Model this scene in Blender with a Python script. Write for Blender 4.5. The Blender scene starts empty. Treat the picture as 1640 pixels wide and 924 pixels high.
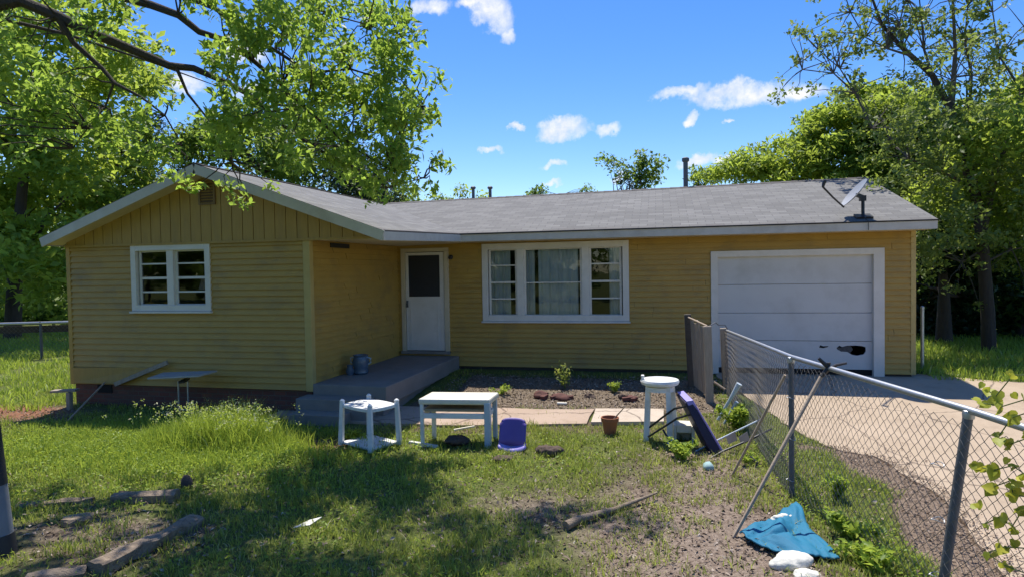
import bpy, bmesh, math, random
import numpy as np
from mathutils import Vector, Matrix

random.seed(7)
RNG = np.random.default_rng(11)
SC = bpy.context.scene
COL = SC.collection

# ------------------------------------------------------------------ camera
CAM_ROT = np.array([[0.973434624256551, 0.22836207692302227, -0.016607050367566063],
                    [-0.22875156103661523, 0.9730971774771274, -0.027470102099549816],
                    [0.009887144270158355, 0.0305392372113588, 0.9994846669002628]])   # right, forward, up
CAM_POS = np.array([0.0, -12.28, 2.01])
FOC = 1000.94
cd = bpy.data.cameras.new('camera')
cam = bpy.data.objects.new('camera', cd)
COL.objects.link(cam)
cd.sensor_width = 36
cd.lens = FOC / 1640 * 36
cd.clip_end = 2000
cd.clip_start = 0.05
r_, f_, u_ = CAM_ROT
cam.matrix_world = Matrix(((r_[0], u_[0], -f_[0], CAM_POS[0]), (r_[1], u_[1], -f_[1], CAM_POS[1]),
                           (r_[2], u_[2], -f_[2], CAM_POS[2]), (0, 0, 0, 1)))
SC.camera = cam

# ------------------------------------------------------------------ light
SUN_TO = Vector((-0.15, 0.37, 1.0)).normalized()
sd = bpy.data.lights.new('sun', 'SUN')
sd.energy = 3.9
sd.angle = math.radians(0.6)
sd.color = (1.0, 0.95, 0.87)
so = bpy.data.objects.new('sun', sd)
COL.objects.link(so)
so.rotation_euler = SUN_TO.to_track_quat('Z', 'Y').to_euler()
SC.view_settings.view_transform = 'Standard'
SC.view_settings.look = 'None'
SC.view_settings.exposure = 0.74
SC.view_settings.gamma = 1
SKY_STRENGTH = 0.15

W = bpy.data.worlds.new('World')
SC.world = W
W.use_nodes = True


def cam_ray(px, py):
    """direction from the viewpoint through a point of the 1640 x 924 photograph"""
    d = CAM_ROT.T @ np.array([(px - 820) / FOC, 1.0, -(py - 462) / FOC])
    return d / np.linalg.norm(d)


class NT:
    """small helper for node trees"""
    def __init__(s, tree):
        s.t = tree; s.n = tree.nodes; s.l = tree.links

    def add(s, kind, **kw):
        n = s.n.new(kind)
        for k, v in kw.items():
            setattr(n, k, v)
        return n

    def put(s, sock, v):
        if isinstance(v, bpy.types.NodeSocket):
            s.l.new(v, sock)
        elif v is not None:
            if isinstance(v, (tuple, list)) and len(v) == 3 and sock.type == 'RGBA':
                v = (*v, 1)
            sock.default_value = v

    def math(s, op, a, b=None, c=None, clamp=False):
        n = s.add('ShaderNodeMath', operation=op, use_clamp=clamp)
        s.put(n.inputs[0], a)
        if b is not None: s.put(n.inputs[1], b)
        if c is not None: s.put(n.inputs[2], c)
        return n.outputs[0]

    def vmath(s, op, a, b=None):
        n = s.add('ShaderNodeVectorMath', operation=op)
        s.put(n.inputs[0], a)
        if b is not None: s.put(n.inputs[1], b)
        return n.outputs['Value'] if op in ('DOT_PRODUCT', 'LENGTH') else n.outputs[0]

    def mix(s, fac, a, b):
        n = s.add('ShaderNodeMix', data_type='RGBA')
        s.put(n.inputs[0], fac); s.put(n.inputs[6], a); s.put(n.inputs[7], b)
        return n.outputs[2]

    def ramp(s, fac, stops):
        n = s.add('ShaderNodeValToRGB')
        el = n.color_ramp.elements
        while len(el) < len(stops): el.new(0.5)
        for e, (p, c) in zip(el, stops):
            e.position = p
            e.color = (*c, 1) if len(c) == 3 else c
        s.put(n.inputs[0], fac)
        return n.outputs[0]

    def noise(s, vec, scale, detail=4, rough=0.55, dist=0.0):
        n = s.add('ShaderNodeTexNoise')
        s.put(n.inputs['Vector'], vec)
        n.inputs['Scale'].default_value = scale
        n.inputs['Detail'].default_value = detail
        n.inputs['Roughness'].default_value = rough
        n.inputs['Distortion'].default_value = dist
        return n.outputs[0]

    def mapr(s, v, a, b, c=0.0, d=1.0):
        n = s.add('ShaderNodeMapRange')
        s.put(n.inputs[0], v)
        for i, x in enumerate((a, b, c, d)): n.inputs[i + 1].default_value = x
        return n.outputs[0]


def build_world():
    t = NT(W.node_tree)
    t.n.clear()
    out = t.add('ShaderNodeOutputWorld')
    sky = t.add('ShaderNodeTexSky', sky_type='NISHITA')
    sky.sun_disc = False
    sky.sun_elevation = math.asin(SUN_TO.z)
    sky.sun_rotation = math.atan2(SUN_TO.x, SUN_TO.y)
    sky.air_density = 1.0
    sky.dust_density = 0.3
    sky.ozone_density = 3.0
    co = t.add('ShaderNodeTexCoord').outputs['Generated']
    # fair-weather clouds: lumps of noise around given compass directions
    nz = t.add('ShaderNodeTexNoise'); t.put(nz.inputs['Vector'], co)
    nz.inputs['Scale'].default_value = 14; nz.inputs['Detail'].default_value = 7; nz.inputs['Roughness'].default_value = 0.62
    nz2 = t.noise(co, 44, 5, 0.6)
    warp = t.vmath('ADD', nz.outputs['Color'], (-0.5, -0.5, -0.5))
    sc = t.add('ShaderNodeVectorMath', operation='SCALE'); t.put(sc.inputs[0], warp); sc.inputs['Scale'].default_value = 0.075
    wco = t.vmath('ADD', co, sc.outputs[0])
    dens = None
    clouds = [(905, 206, 40, 17), (968, 211, 26, 11), (830, 207, 14, 6), (783, 246, 24, 6), (886, 267, 17, 7),
              (1090, 152, 50, 12), (1150, 160, 60, 16), (1215, 152, 62, 20), (1275, 158, 52, 18), (1105, 188, 12, 8), (1168, 197, 12, 5),
              (880, 303, 16, 5), (985, 287, 14, 7), (1125, 260, 30, 10), (1165, 262, 24, 8),
              (690, 8, 34, 15), (790, 22, 30, 24), (806, 48, 18, 18), (775, 5, 36, 12),
              (390, 85, 36, 14), (300, 135, 34, 12), (420, 150, 34, 12),
              (-300, 190, 160, 40), (2000, 120, 180, 50), (1500, -500, 300, 80), (300, -600, 260, 90)]
    for (px, py, sx, sy) in clouds:
        d = Vector(cam_ray(px, py))
        rt = d.cross(Vector((0, 0, 1))).normalized(); up = rt.cross(d)
        k = FOC / math.sqrt(((px - 820) ** 2 + (py - 462) ** 2) + FOC ** 2)
        sx, sy = sx * k / FOC * 1.28, sy * k / FOC * 1.22
        a = t.math('DIVIDE', t.vmath('DOT_PRODUCT', wco, tuple(rt)), sx)
        b = t.math('DIVIDE', t.vmath('DOT_PRODUCT', wco, tuple(up)), sy)
        q = t.math('ADD', t.math('MULTIPLY', a, a), t.math('MULTIPLY', b, b))
        front = t.math('GREATER_THAN', t.vmath('DOT_PRODUCT', co, tuple(d)), 0.3)
        e = t.math('MULTIPLY', t.math('SUBTRACT', 1.0, q, clamp=True), front)
        dens = e if dens is None else t.math('MAXIMUM', dens, e)
    body = t.math('ADD', t.math('MULTIPLY', dens, 1.15), t.math('MULTIPLY', t.math('SUBTRACT', t.math('MULTIPLY_ADD', nz2, 0.55, t.math('MULTIPLY', nz.outputs[0], 0.9)), 0.74), 2.2))
    cover = t.math('MULTIPLY', t.mapr(body, 0.18, 1.25), t.mapr(dens, 0.0, 0.55))
    hs = t.add('ShaderNodeHueSaturation')
    hs.inputs['Hue'].default_value = 0.513
    hs.inputs['Saturation'].default_value = 1.36
    hs.inputs['Value'].default_value = 0.76
    t.put(hs.inputs['Color'], sky.outputs[0])
    white = t.mix(t.mapr(nz2, 0.35, 0.7), (3.3, 3.5, 3.85), (4.3, 4.3, 4.35))
    col = t.mix(cover, hs.outputs[0], white)
    bg = t.add('ShaderNodeBackground')
    t.put(bg.inputs[0], col)
    bg.inputs[1].default_value = SKY_STRENGTH
    t.l.new(bg.outputs[0], out.inputs[0])


build_world()


# ------------------------------------------------------------------ ground heights and photo helpers
def sst(t):
    t = np.clip(t, 0, 1)
    return t * t * (3 - 2 * t)


def gz(x, y):
    """height of the yard: level with the garage slab at the house, falling 0.23 m towards the street"""
    return 0.03 - 0.23 * sst(-np.asarray(y, float) / 4)


def G(px, py, up=0.0):
    d = cam_ray(px, py)
    z = -0.1
    for _ in range(25):
        q = CAM_POS + (z - CAM_POS[2]) / d[2] * d
        z = float(gz(q[0], q[1]))
    q[2] = z + up
    return Vector(q)


def at(px, py, y):
    """point seen at a photo position, standing y metres along the street-to-house axis"""
    d = cam_ray(px, py)
    return Vector(CAM_POS + (y - CAM_POS[1]) / d[1] * d)


def zat(x, y, py):
    """height above (x, y) that shows at photo row py"""
    lo, hi = -3.0, 12.0
    for _ in range(50):
        m = (lo + hi) / 2
        d = CAM_ROT @ (np.array([x, y, m]) - CAM_POS)
        if 462 - FOC * d[2] / d[1] > py: lo = m
        else: hi = m
    return lo


def vnoise(x, y, scale, seed=0):
    """smooth value noise 0..1 for arrays"""
    rg = np.random.default_rng(seed)
    tab = rg.random((256, 256))
    x = np.asarray(x, float) * scale + 100; y = np.asarray(y, float) * scale + 100
    xi = np.floor(x).astype(int); yi = np.floor(y).astype(int)
    fx = sst(x - xi); fy = sst(y - yi)
    g = lambda a, b: tab[a % 256, b % 256]
    return (g(xi, yi) * (1 - fx) + g(xi + 1, yi) * fx) * (1 - fy) + (g(xi, yi + 1) * (1 - fx) + g(xi + 1, yi + 1) * fx) * fy


def fnoise(x, y, scale, seed=0):
    return 0.55 * vnoise(x, y, scale, seed) + 0.28 * vnoise(x, y, scale * 2.1, seed + 1) + 0.17 * vnoise(x, y, scale * 4.3, seed + 2)


# ------------------------------------------------------------------ materials
def mat(name, col, rough=0.6, col2=None, nscale=8.0, namp=0.5, bump=0.0, bscale=40.0, metal=0.0, stretch=(1, 1, 1),
        dirt=None, dscale=2.0, damt=0.4, spec=0.5):
    m = bpy.data.materials.new(name)
    m.use_nodes = True
    t = NT(m.node_tree)
    b = t.n['Principled BSDF']
    b.inputs['Roughness'].default_value = rough
    b.inputs['Metallic'].default_value = metal
    b.inputs['Specular IOR Level'].default_value = spec
    co = t.add('ShaderNodeTexCoord').outputs['Object']
    mp = t.add('ShaderNodeMapping'); t.put(mp.inputs[0], co); mp.inputs['Scale'].default_value = stretch
    v = mp.outputs[0]
    c2 = col2 or tuple(x * 0.75 for x in col)
    n = t.mapr(t.noise(v, nscale, 5, 0.6), 0.5 - namp * 0.5, 0.5 + namp * 0.5)
    c = t.mix(n, c2, col)
    if dirt:
        d = t.mapr(t.noise(v, dscale, 6, 0.65), 0.5, 0.72)
        c = t.mix(t.math('MULTIPLY', d, damt), c, dirt)
    t.put(b.inputs['Base Color'], c)
    if bump:
        bn = t.add('ShaderNodeBump'); bn.inputs['Strength'].default_value = bump; bn.inputs['Distance'].default_value = 0.02
        t.put(bn.inputs['Height'], t.noise(v, bscale, 5, 0.6))
        t.put(b.inputs['Normal'], bn.outputs[0])
    return m


def leaf_mat(name, stops, trans=0.45, tcol=(0.30, 0.42, 0.04), rough=0.5):
    """foliage: colour varies leaf by leaf with the stored 'tint', light shines through"""
    m = bpy.data.materials.new(name)
    m.use_nodes = True
    t = NT(m.node_tree)
    b = t.n['Principled BSDF']
    out = t.n['Material Output']
    a = t.add('ShaderNodeAttribute', attribute_name='tint').outputs['Fac']
    c = t.ramp(a, stops)
    t.put(b.inputs['Base Color'], c)
    b.inputs['Roughness'].default_value = rough
    b.inputs['Specular IOR Level'].default_value = 0.35
    tr = t.add('ShaderNodeBsdfTranslucent')
    t.put(tr.inputs[0], t.mix(t.math('MULTIPLY', a, 0.8), tuple(x * 0.55 for x in tcol), tcol))
    mx = t.add('ShaderNodeMixShader'); mx.inputs[0].default_value = trans
    t.l.new(b.outputs[0], mx.inputs[1]); t.l.new(tr.outputs[0], mx.inputs[2])
    t.l.new(mx.outputs[0], out.inputs[0])
    return m


def tint_mat(name, stops, rough=0.85, bump=0.0):
    m = bpy.data.materials.new(name)
    m.use_nodes = True
    t = NT(m.node_tree)
    b = t.n['Principled BSDF']
    a = t.add('ShaderNodeAttribute', attribute_name='tint').outputs['Fac']
    t.put(b.inputs['Base Color'], t.ramp(a, stops))
    b.inputs['Roughness'].default_value = rough
    b.inputs['Specular IOR Level'].default_value = 0.25
    return m


M = {}
M['siding'] = mat('yellow_siding_paint', (0.46, 0.295, 0.062), 0.55, (0.38, 0.235, 0.05), 2.5, 0.6, 0.15, 60, stretch=(1.2, 1.2, 1.9),
                  dirt=(0.19, 0.135, 0.065), dscale=1.5, damt=0.5)
M['gable'] = mat('gable_panel_paint', (0.42, 0.27, 0.068), 0.6, (0.33, 0.205, 0.05), 4, 0.6, 0.15, 50, stretch=(6, 6, 1),
                 dirt=(0.22, 0.15, 0.07), dscale=1.1, damt=0.4)
M['corner'] = mat('corner_board_paint', (0.50, 0.38, 0.14), 0.55, (0.42, 0.31, 0.10), 5, 0.6)
M['white'] = mat('white_trim_paint', (0.74, 0.70, 0.64), 0.5, (0.58, 0.55, 0.49), 6, 0.6, 0.06, 60, dirt=(0.38, 0.34, 0.27), dscale=3, damt=0.35)
M['fascia'] = mat('weathered_fascia_paint', (0.60, 0.57, 0.50), 0.6, (0.44, 0.41, 0.35), 3, 0.7, 0.1, 50, dirt=(0.30, 0.26, 0.2), dscale=2, damt=0.45)
M['soffit'] = mat('soffit_paint', (0.62, 0.54, 0.38), 0.65, (0.5, 0.42, 0.28), 3, 0.6)
M['garage'] = mat('garage_door_paint', (0.62, 0.61, 0.59), 0.55, (0.54, 0.53, 0.51), 1.6, 0.8, 0.08, 14, dirt=(0.33, 0.31, 0.27), dscale=1.4, damt=0.35)
M['dark'] = mat('dark_void', (0.012, 0.011, 0.010), 0.9)
M['black'] = mat('black_metal', (0.02, 0.02, 0.023), 0.45)
M['brick'] = mat('foundation_brick', (0.22, 0.085, 0.055), 0.85, (0.15, 0.06, 0.045), 9, 0.7, 0.4, 30)
M['concrete'] = mat('porch_concrete', (0.27, 0.245, 0.215), 0.85, (0.19, 0.172, 0.15), 3, 0.7, 0.25, 50, dirt=(0.14, 0.13, 0.115), dscale=1.6, damt=0.5)
M['galv'] = mat('galvanised_steel', (0.50, 0.51, 0.52), 0.42, (0.36, 0.37, 0.38), 14, 0.7, 0.06, 60, metal=0.75)
M['galv_dull'] = mat('dull_grey_post', (0.13, 0.14, 0.15), 0.6, (0.085, 0.09, 0.10), 9, 0.7, 0.1, 60, metal=0.15)  # shade side of the near fence post is put into this grey
M['wire'] = mat('chain_link_wire', (0.20, 0.19, 0.175), 0.6, (0.12, 0.11, 0.10), 9, 0.7, metal=0.3)
M['wood_grey'] = mat('weathered_grey_wood', (0.44, 0.37, 0.285), 0.85, (0.22, 0.18, 0.135), 7, 0.8, 0.5, 30, stretch=(6, 6, 0.7))
M['timber'] = mat('old_landscape_timber', (0.44, 0.34, 0.235), 0.9, (0.12, 0.085, 0.055), 7, 0.55, 0.9, 26, stretch=(1, 4, 4), dirt=(0.07, 0.05, 0.035), dscale=3.5, damt=0.6)
M['handle'] = mat('worn_wooden_handle', (0.44, 0.35, 0.25), 0.7, (0.27, 0.2, 0.14), 14, 0.7, 0.2, 60)
M['plastic'] = mat('white_plastic', (0.78, 0.78, 0.75), 0.48, (0.66, 0.66, 0.62), 5, 0.7, 0.05, 40, dirt=(0.36, 0.31, 0.22), dscale=4, damt=0.55)
M['cream'] = mat('cream_laminate', (0.76, 0.71, 0.58), 0.45, (0.68, 0.62, 0.48), 5, 0.7, dirt=(0.4, 0.33, 0.22), dscale=4, damt=0.3)
M['purple'] = mat('purple_plastic', (0.135, 0.085, 0.35), 0.5, (0.10, 0.06, 0.27), 6, 0.7, dirt=(0.2, 0.17, 0.3), dscale=4, damt=0.3)
M['violet'] = mat('faded_violet_plastic', (0.33, 0.28, 0.66), 0.42, (0.26, 0.22, 0.56), 6, 0.7)
M['purple_dark'] = mat('dark_purple_vinyl', (0.022, 0.012, 0.045), 0.5, (0.015, 0.009, 0.03), 6, 0.7)
M['lilac'] = mat('sunlit_lilac_vinyl', (0.36, 0.26, 0.52), 0.5, (0.27, 0.19, 0.42), 6, 0.7)
M['terracotta'] = mat('terracotta', (0.38, 0.135, 0.055), 0.8, (0.29, 0.10, 0.045), 7, 0.8, 0.15, 60)
M['clod'] = mat('dark_soil_clod', (0.14, 0.095, 0.07), 0.95, (0.06, 0.04, 0.03), 9, 0.8, 0.8, 25)
M['redbrick'] = mat('broken_red_brick', (0.15, 0.055, 0.04), 0.9, (0.07, 0.03, 0.025), 12, 0.8, 0.6, 25)
M['blue'] = mat('blue_fabric', (0.006, 0.165, 0.28), 0.75, (0.005, 0.125, 0.22), 5, 0.7, 0.15, 90)
M['pillow'] = mat('soiled_white_fabric', (0.72, 0.70, 0.62), 0.8, (0.60, 0.57, 0.48), 6, 0.7, 0.2, 60)
M['paleblue'] = mat('pale_blue_metal', (0.48, 0.55, 0.60), 0.45, (0.40, 0.47, 0.52), 9, 0.7)
M['grey_board'] = mat('grey_painted_board', (0.42, 0.42, 0.40), 0.7, (0.32, 0.31, 0.29), 5, 0.7)
M['bluegrey'] = mat('glazed_blue_ceramic', (0.10, 0.155, 0.20), 0.25, (0.05, 0.075, 0.12), 22, 0.8)
M['dish'] = mat('satellite_dish_paint', (0.34, 0.35, 0.36), 0.5, (0.27, 0.28, 0.29), 6, 0.6)
M['curtain'] = mat('sheer_curtain', (0.72, 0.74, 0.74), 0.85, (0.60, 0.63, 0.65), 4, 0.6)
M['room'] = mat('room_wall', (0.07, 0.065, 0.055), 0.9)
M['pink'] = mat('pinkish_lamp_shade', (0.5, 0.35, 0.32), 0.8)
M['screen'] = mat('dark_door_screen', (0.018, 0.022, 0.032), 0.35, (0.014, 0.017, 0.026), 4, 0.6)
M['bark'] = mat('dark_bark', (0.085, 0.065, 0.05), 0.95, (0.04, 0.03, 0.025), 8, 0.8, 0.8, 20, stretch=(3, 3, 0.6))
M['bark_grey'] = mat('grey_bark', (0.15, 0.13, 0.11), 0.95, (0.07, 0.06, 0.05), 8, 0.8, 0.8, 20, stretch=(3, 3, 0.6))
M['pole_dark'] = mat('dark_painted_pole', (0.018, 0.022, 0.03), 0.6)
M['pole_grey'] = mat('grey_pole_band', (0.20, 0.22, 0.25), 0.7)


def glass_mat():
    m = bpy.data.materials.new('window_glass')
    m.use_nodes = True
    t = NT(m.node_tree)
    t.n.remove(t.n['Principled BSDF'])
    tr = t.add('ShaderNodeBsdfTransparent'); tr.inputs[0].default_value = (0.80, 0.84, 0.83, 1)
    gl = t.add('ShaderNodeBsdfGlossy'); gl.inputs['Roughness'].default_value = 0.02
    fr = t.add('ShaderNodeFresnel'); fr.inputs[0].default_value = 1.55
    co = t.add('ShaderNodeTexCoord').outputs['Object']
    bn = t.add('ShaderNodeBump'); bn.inputs['Strength'].default_value = 0.12; bn.inputs['Distance'].default_value = 0.01
    t.put(bn.inputs['Height'], t.noise(co, 3.0, 2))
    t.put(gl.inputs['Normal'], bn.outputs[0])
    mx = t.add('ShaderNodeMixShader')
    t.put(mx.inputs[0], t.math('MULTIPLY_ADD', fr.outputs[0], 1.0, 0.015, clamp=True))
    t.l.new(tr.outputs[0], mx.inputs[1]); t.l.new(gl.outputs[0], mx.inputs[2])
    t.l.new(mx.outputs[0], t.n['Material Output'].inputs[0])
    return m


M['glass'] = glass_mat()


def shingle_mat():
    m = bpy.data.materials.new('asphalt_shingles')
    m.use_nodes = True
    t = NT(m.node_tree)
    b = t.n['Principled BSDF']
    uv = t.add('ShaderNodeUVMap').outputs[0]
    br = t.add('ShaderNodeTexBrick'); t.put(br.inputs['Vector'], uv)
    br.inputs['Scale'].default_value = 1.0
    br.inputs['Brick Width'].default_value = 0.30
    br.inputs['Row Height'].default_value = 0.14
    br.inputs['Mortar Size'].default_value = 0.007
    br.inputs['Mortar Smooth'].default_value = 0.4
    br.inputs['Bias'].default_value = 0.1
    br.offset = 0.5
    br.inputs['Color1'].default_value = (0.24, 0.232, 0.212, 1)
    br.inputs['Color2'].default_value = (0.155, 0.15, 0.138, 1)
    br.inputs['Mortar'].default_value = (0.10, 0.095, 0.09, 1)
    mp = t.add('ShaderNodeMapping'); t.put(mp.inputs[0], uv); mp.inputs['Scale'].default_value = (0.35, 2.2, 1)
    streak = t.mapr(t.noise(mp.outputs[0], 1.4, 5, 0.65), 0.38, 0.68)
    c = t.mix(t.math('MULTIPLY', streak, 0.45), br.outputs[0], (0.105, 0.10, 0.09))
    sp = t.noise(uv, 90, 3, 0.7)
    c = t.mix(t.mapr(sp, 0.35, 0.75, 0.0, 0.5), c, (0.25, 0.243, 0.225))
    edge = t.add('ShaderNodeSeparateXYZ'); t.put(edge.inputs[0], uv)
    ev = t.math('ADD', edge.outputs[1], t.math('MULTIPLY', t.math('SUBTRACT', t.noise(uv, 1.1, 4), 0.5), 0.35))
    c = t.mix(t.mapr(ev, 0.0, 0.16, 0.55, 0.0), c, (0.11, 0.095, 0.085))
    t.put(b.inputs['Base Color'], c)
    b.inputs['Roughness'].default_value = 0.9
    b.inputs['Specular IOR Level'].default_value = 0.2
    bn = t.add('ShaderNodeBump'); bn.inputs['Strength'].default_value = 0.5; bn.inputs['Distance'].default_value = 0.01
    t.put(bn.inputs['Height'], t.math('ADD', t.math('MULTIPLY', br.outputs['Fac'], -1.0), t.math('MULTIPLY', sp, 0.6)))
    t.put(b.inputs['Normal'], bn.outputs[0])
    return m


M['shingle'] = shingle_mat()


def brick_wall_mat():
    m = bpy.data.materials.new('foundation_brickwork')
    m.use_nodes = True
    t = NT(m.node_tree)
    b = t.n['Principled BSDF']
    co = t.add('ShaderNodeTexCoord').outputs['Object']
    sx = t.add('ShaderNodeSeparateXYZ'); t.put(sx.inputs[0], co)
    cx = t.add('ShaderNodeCombineXYZ')
    t.put(cx.inputs[0], t.math('ADD', sx.outputs[0], sx.outputs[1])); t.put(cx.inputs[1], sx.outputs[2])
    br = t.add('ShaderNodeTexBrick'); t.put(br.inputs['Vector'], cx.outputs[0])
    br.inputs['Scale'].default_value = 1.0; br.inputs['Brick Width'].default_value = 0.21; br.inputs['Row Height'].default_value = 0.075
    br.inputs['Mortar Size'].default_value = 0.008
    br.inputs['Color1'].default_value = (0.20, 0.07, 0.045, 1); br.inputs['Color2'].default_value = (0.14, 0.05, 0.038, 1)
    br.inputs['Mortar'].default_value = (0.13, 0.09, 0.07, 1)
    t.put(b.inputs['Base Color'], t.mix(t.mapr(t.noise(co, 3, 5), 0.4, 0.7, 0, 0.6), br.outputs[0], (0.10, 0.07, 0.05)))
    b.inputs['Roughness'].default_value = 0.9
    bn = t.add('ShaderNodeBump'); bn.inputs['Strength'].default_value = 0.6; bn.inputs['Distance'].default_value = 0.01
    t.put(bn.inputs['Height'], t.math('MULTIPLY', br.outputs['Fac'], -1.0))
    t.put(b.inputs['Normal'], bn.outputs[0])
    return m


M['brickwork'] = brick_wall_mat()


def ground_mat():
    m = bpy.data.materials.new('yard_ground')
    m.use_nodes = True
    t = NT(m.node_tree)
    b = t.n['Principled BSDF']
    at_ = lambda n: t.add('ShaderNodeAttribute', attribute_name=n).outputs['Fac']
    co = t.add('ShaderNodeTexCoord').outputs['Object']
    n1 = t.noise(co, 7, 6, 0.7); n2 = t.noise(co, 38, 5, 0.7); n3 = t.noise(co, 1.1, 4); n4 = t.noise(co, 120, 3, 0.7)
    soil = t.mix(t.mapr(n1, 0.35, 0.65), (0.085, 0.06, 0.042), (0.20, 0.15, 0.105))
    soil = t.mix(t.mapr(n2, 0.45, 0.7, 0, 0.8), soil, (0.27, 0.215, 0.155))
    turf = t.mix(t.mapr(n2, 0.35, 0.65), (0.07, 0.10, 0.02), (0.18, 0.20, 0.055))
    turf = t.mix(t.mapr(n1, 0.5, 0.75, 0, 0.6), turf, (0.19, 0.16, 0.08))
    mul = t.mix(t.mapr(n2, 0.35, 0.68), (0.16, 0.112, 0.08), (0.42, 0.33, 0.25))
    mul = t.mix(t.mapr(n4, 0.5, 0.75, 0, 0.8), mul, (0.42, 0.34, 0.27))
    gra = t.mix(t.mapr(n4, 0.35, 0.7), (0.11, 0.08, 0.055), (0.33, 0.26, 0.18))
    red = t.mix(t.mapr(n2, 0.35, 0.7), (0.20, 0.085, 0.045), (0.40, 0.21, 0.125))
    lit = t.mix(t.mapr(n2, 0.4, 0.7), (0.21, 0.155, 0.11), (0.36, 0.27, 0.195))
    br = lambda a: t.mapr(t.math('ADD', at_(a), t.math('MULTIPLY', t.math('SUBTRACT', n1, 0.5), 0.9)), 0.3, 0.62)
    c = t.mix(br('turf'), soil, turf)
    c = t.mix(br('mulch'), c, mul)
    c = t.mix(br('gravel'), c, gra)
    c = t.mix(br('reddirt'), c, red)
    c = t.mix(br('litter'), c, lit)
    t.put(b.inputs['Base Color'], c)
    b.inputs['Roughness'].default_value = 0.95
    b.inputs['Specular IOR Level'].default_value = 0.15
    bn = t.add('ShaderNodeBump'); bn.inputs['Strength'].default_value = 0.9; bn.inputs['Distance'].default_value = 0.03
    t.put(bn.inputs['Height'], t.math('ADD', n2, t.math('MULTIPLY', n4, 0.5)))
    t.put(b.inputs['Normal'], bn.outputs[0])
    return m


M['ground'] = ground_mat()


def slab_mat(name, c1, c2, c3, joint=None):
    m = bpy.data.materials.new(name)
    m.use_nodes = True
    t = NT(m.node_tree)
    b = t.n['Principled BSDF']
    co = t.add('ShaderNodeTexCoord').outputs['Object']
    c = t.mix(t.mapr(t.noise(co, 0.8, 5, 0.6), 0.35, 0.65), c1, c2)
    c = t.mix(t.mapr(t.noise(co, 5, 6, 0.7), 0.5, 0.75, 0, 0.6), c, c3)
    c = t.mix(t.mapr(t.noise(co, 90, 3, 0.7), 0.5, 0.75, 0, 0.5), c, tuple(x * 0.6 for x in c1))
    vor = t.add('ShaderNodeTexVoronoi', feature='DISTANCE_TO_EDGE'); vor.inputs['Scale'].default_value = 0.55
    sc = t.add('ShaderNodeVectorMath', operation='ADD'); t.put(sc.inputs[0], co)
    wn = t.add('ShaderNodeTexNoise'); wn.inputs['Scale'].default_value = 2.5; wn.inputs['Detail'].default_value = 5; t.put(wn.inputs['Vector'], co)
    s2 = t.add('ShaderNodeVectorMath', operation='SCALE'); t.put(s2.inputs[0], wn.outputs['Color']); s2.inputs['Scale'].default_value = 0.35
    t.put(sc.inputs[1], s2.outputs[0]); t.put(vor.inputs['Vector'], sc.outputs[0])
    c = t.mix(t.mapr(vor.outputs['Distance'], 0.0, 0.012, 0.75, 0.0), c, (0.07, 0.05, 0.04))
    t.put(b.inputs['Base Color'], c)
    b.inputs['Roughness'].default_value = 0.9
    b.inputs['Specular IOR Level'].default_value = 0.2
    bn = t.add('ShaderNodeBump'); bn.inputs['Strength'].default_value = 0.4; bn.inputs['Distance'].default_value = 0.01
    t.put(bn.inputs['Height'], t.noise(co, 60, 5, 0.7))
    t.put(b.inputs['Normal'], bn.outputs[0])
    return m


M['drive'] = slab_mat('driveway_concrete', (0.40, 0.31, 0.215), (0.46, 0.36, 0.255), (0.28, 0.21, 0.145))
M['walk'] = slab_mat('walkway_concrete', (0.40, 0.295, 0.215), (0.45, 0.345, 0.26), (0.27, 0.195, 0.14))

GREEN_A = [(0.0, (0.043, 0.095, 0.018)), (0.45, (0.098, 0.19, 0.03)), (0.8, (0.185, 0.28, 0.04)), (1.0, (0.32, 0.37, 0.055))]
GREEN_B = [(0.0, (0.03, 0.068, 0.015)), (0.5, (0.07, 0.14, 0.024)), (1.0, (0.14, 0.22, 0.03))]
GREEN_D = [(0.0, (0.010, 0.026, 0.010)), (0.6, (0.020, 0.050, 0.018)), (1.0, (0.045, 0.085, 0.025))]
M['leaf_near'] = leaf_mat('shade_tree_leaf', GREEN_A, 0.55, (0.54, 0.74, 0.10))
M['leaf_far'] = leaf_mat('background_leaf', GREEN_B, 0.5, (0.40, 0.56, 0.09))
M['leaf_bright'] = leaf_mat('bright_background_leaf', GREEN_A, 0.55, (0.60, 0.74, 0.10))
M['leaf_dark'] = leaf_mat('dark_cedar_leaf', GREEN_D, 0.15, (0.08, 0.14, 0.03))
M['leaf_pale'] = leaf_mat('sparse_tree_leaf', [(0.0, (0.07, 0.11, 0.03)), (0.6, (0.14, 0.20, 0.05)), (1.0, (0.23, 0.28, 0.07))], 0.45, (0.38, 0.48, 0.09))
M['leaf_vine'] = leaf_mat('vine_leaf', [(0.0, (0.16, 0.22, 0.025)), (0.6, (0.36, 0.40, 0.04)), (1.0, (0.55, 0.52, 0.06))], 0.45, (0.75, 0.74, 0.08))
M['grass'] = leaf_mat('grass_blade', [(0.0, (0.09, 0.15, 0.022)), (0.45, (0.20, 0.28, 0.042)), (0.75, (0.31, 0.36, 0.07)), (0.9, (0.46, 0.41, 0.17)), (1.0, (0.60, 0.50, 0.30))],
                      0.45, (0.60, 0.68, 0.13))
M['lush'] = leaf_mat('lush_grass_blade', [(0.0, (0.12, 0.20, 0.025)), (0.5, (0.25, 0.37, 0.045)), (0.85, (0.39, 0.47, 0.07)), (1.0, (0.60, 0.57, 0.36))],
                     0.45, (0.66, 0.80, 0.11))
M['weed'] = leaf_mat('weed_leaf', [(0.0, (0.12, 0.20, 0.022)), (0.6, (0.25, 0.36, 0.04)), (1.0, (0.40, 0.46, 0.06))], 0.42, (0.60, 0.74, 0.10))
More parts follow.
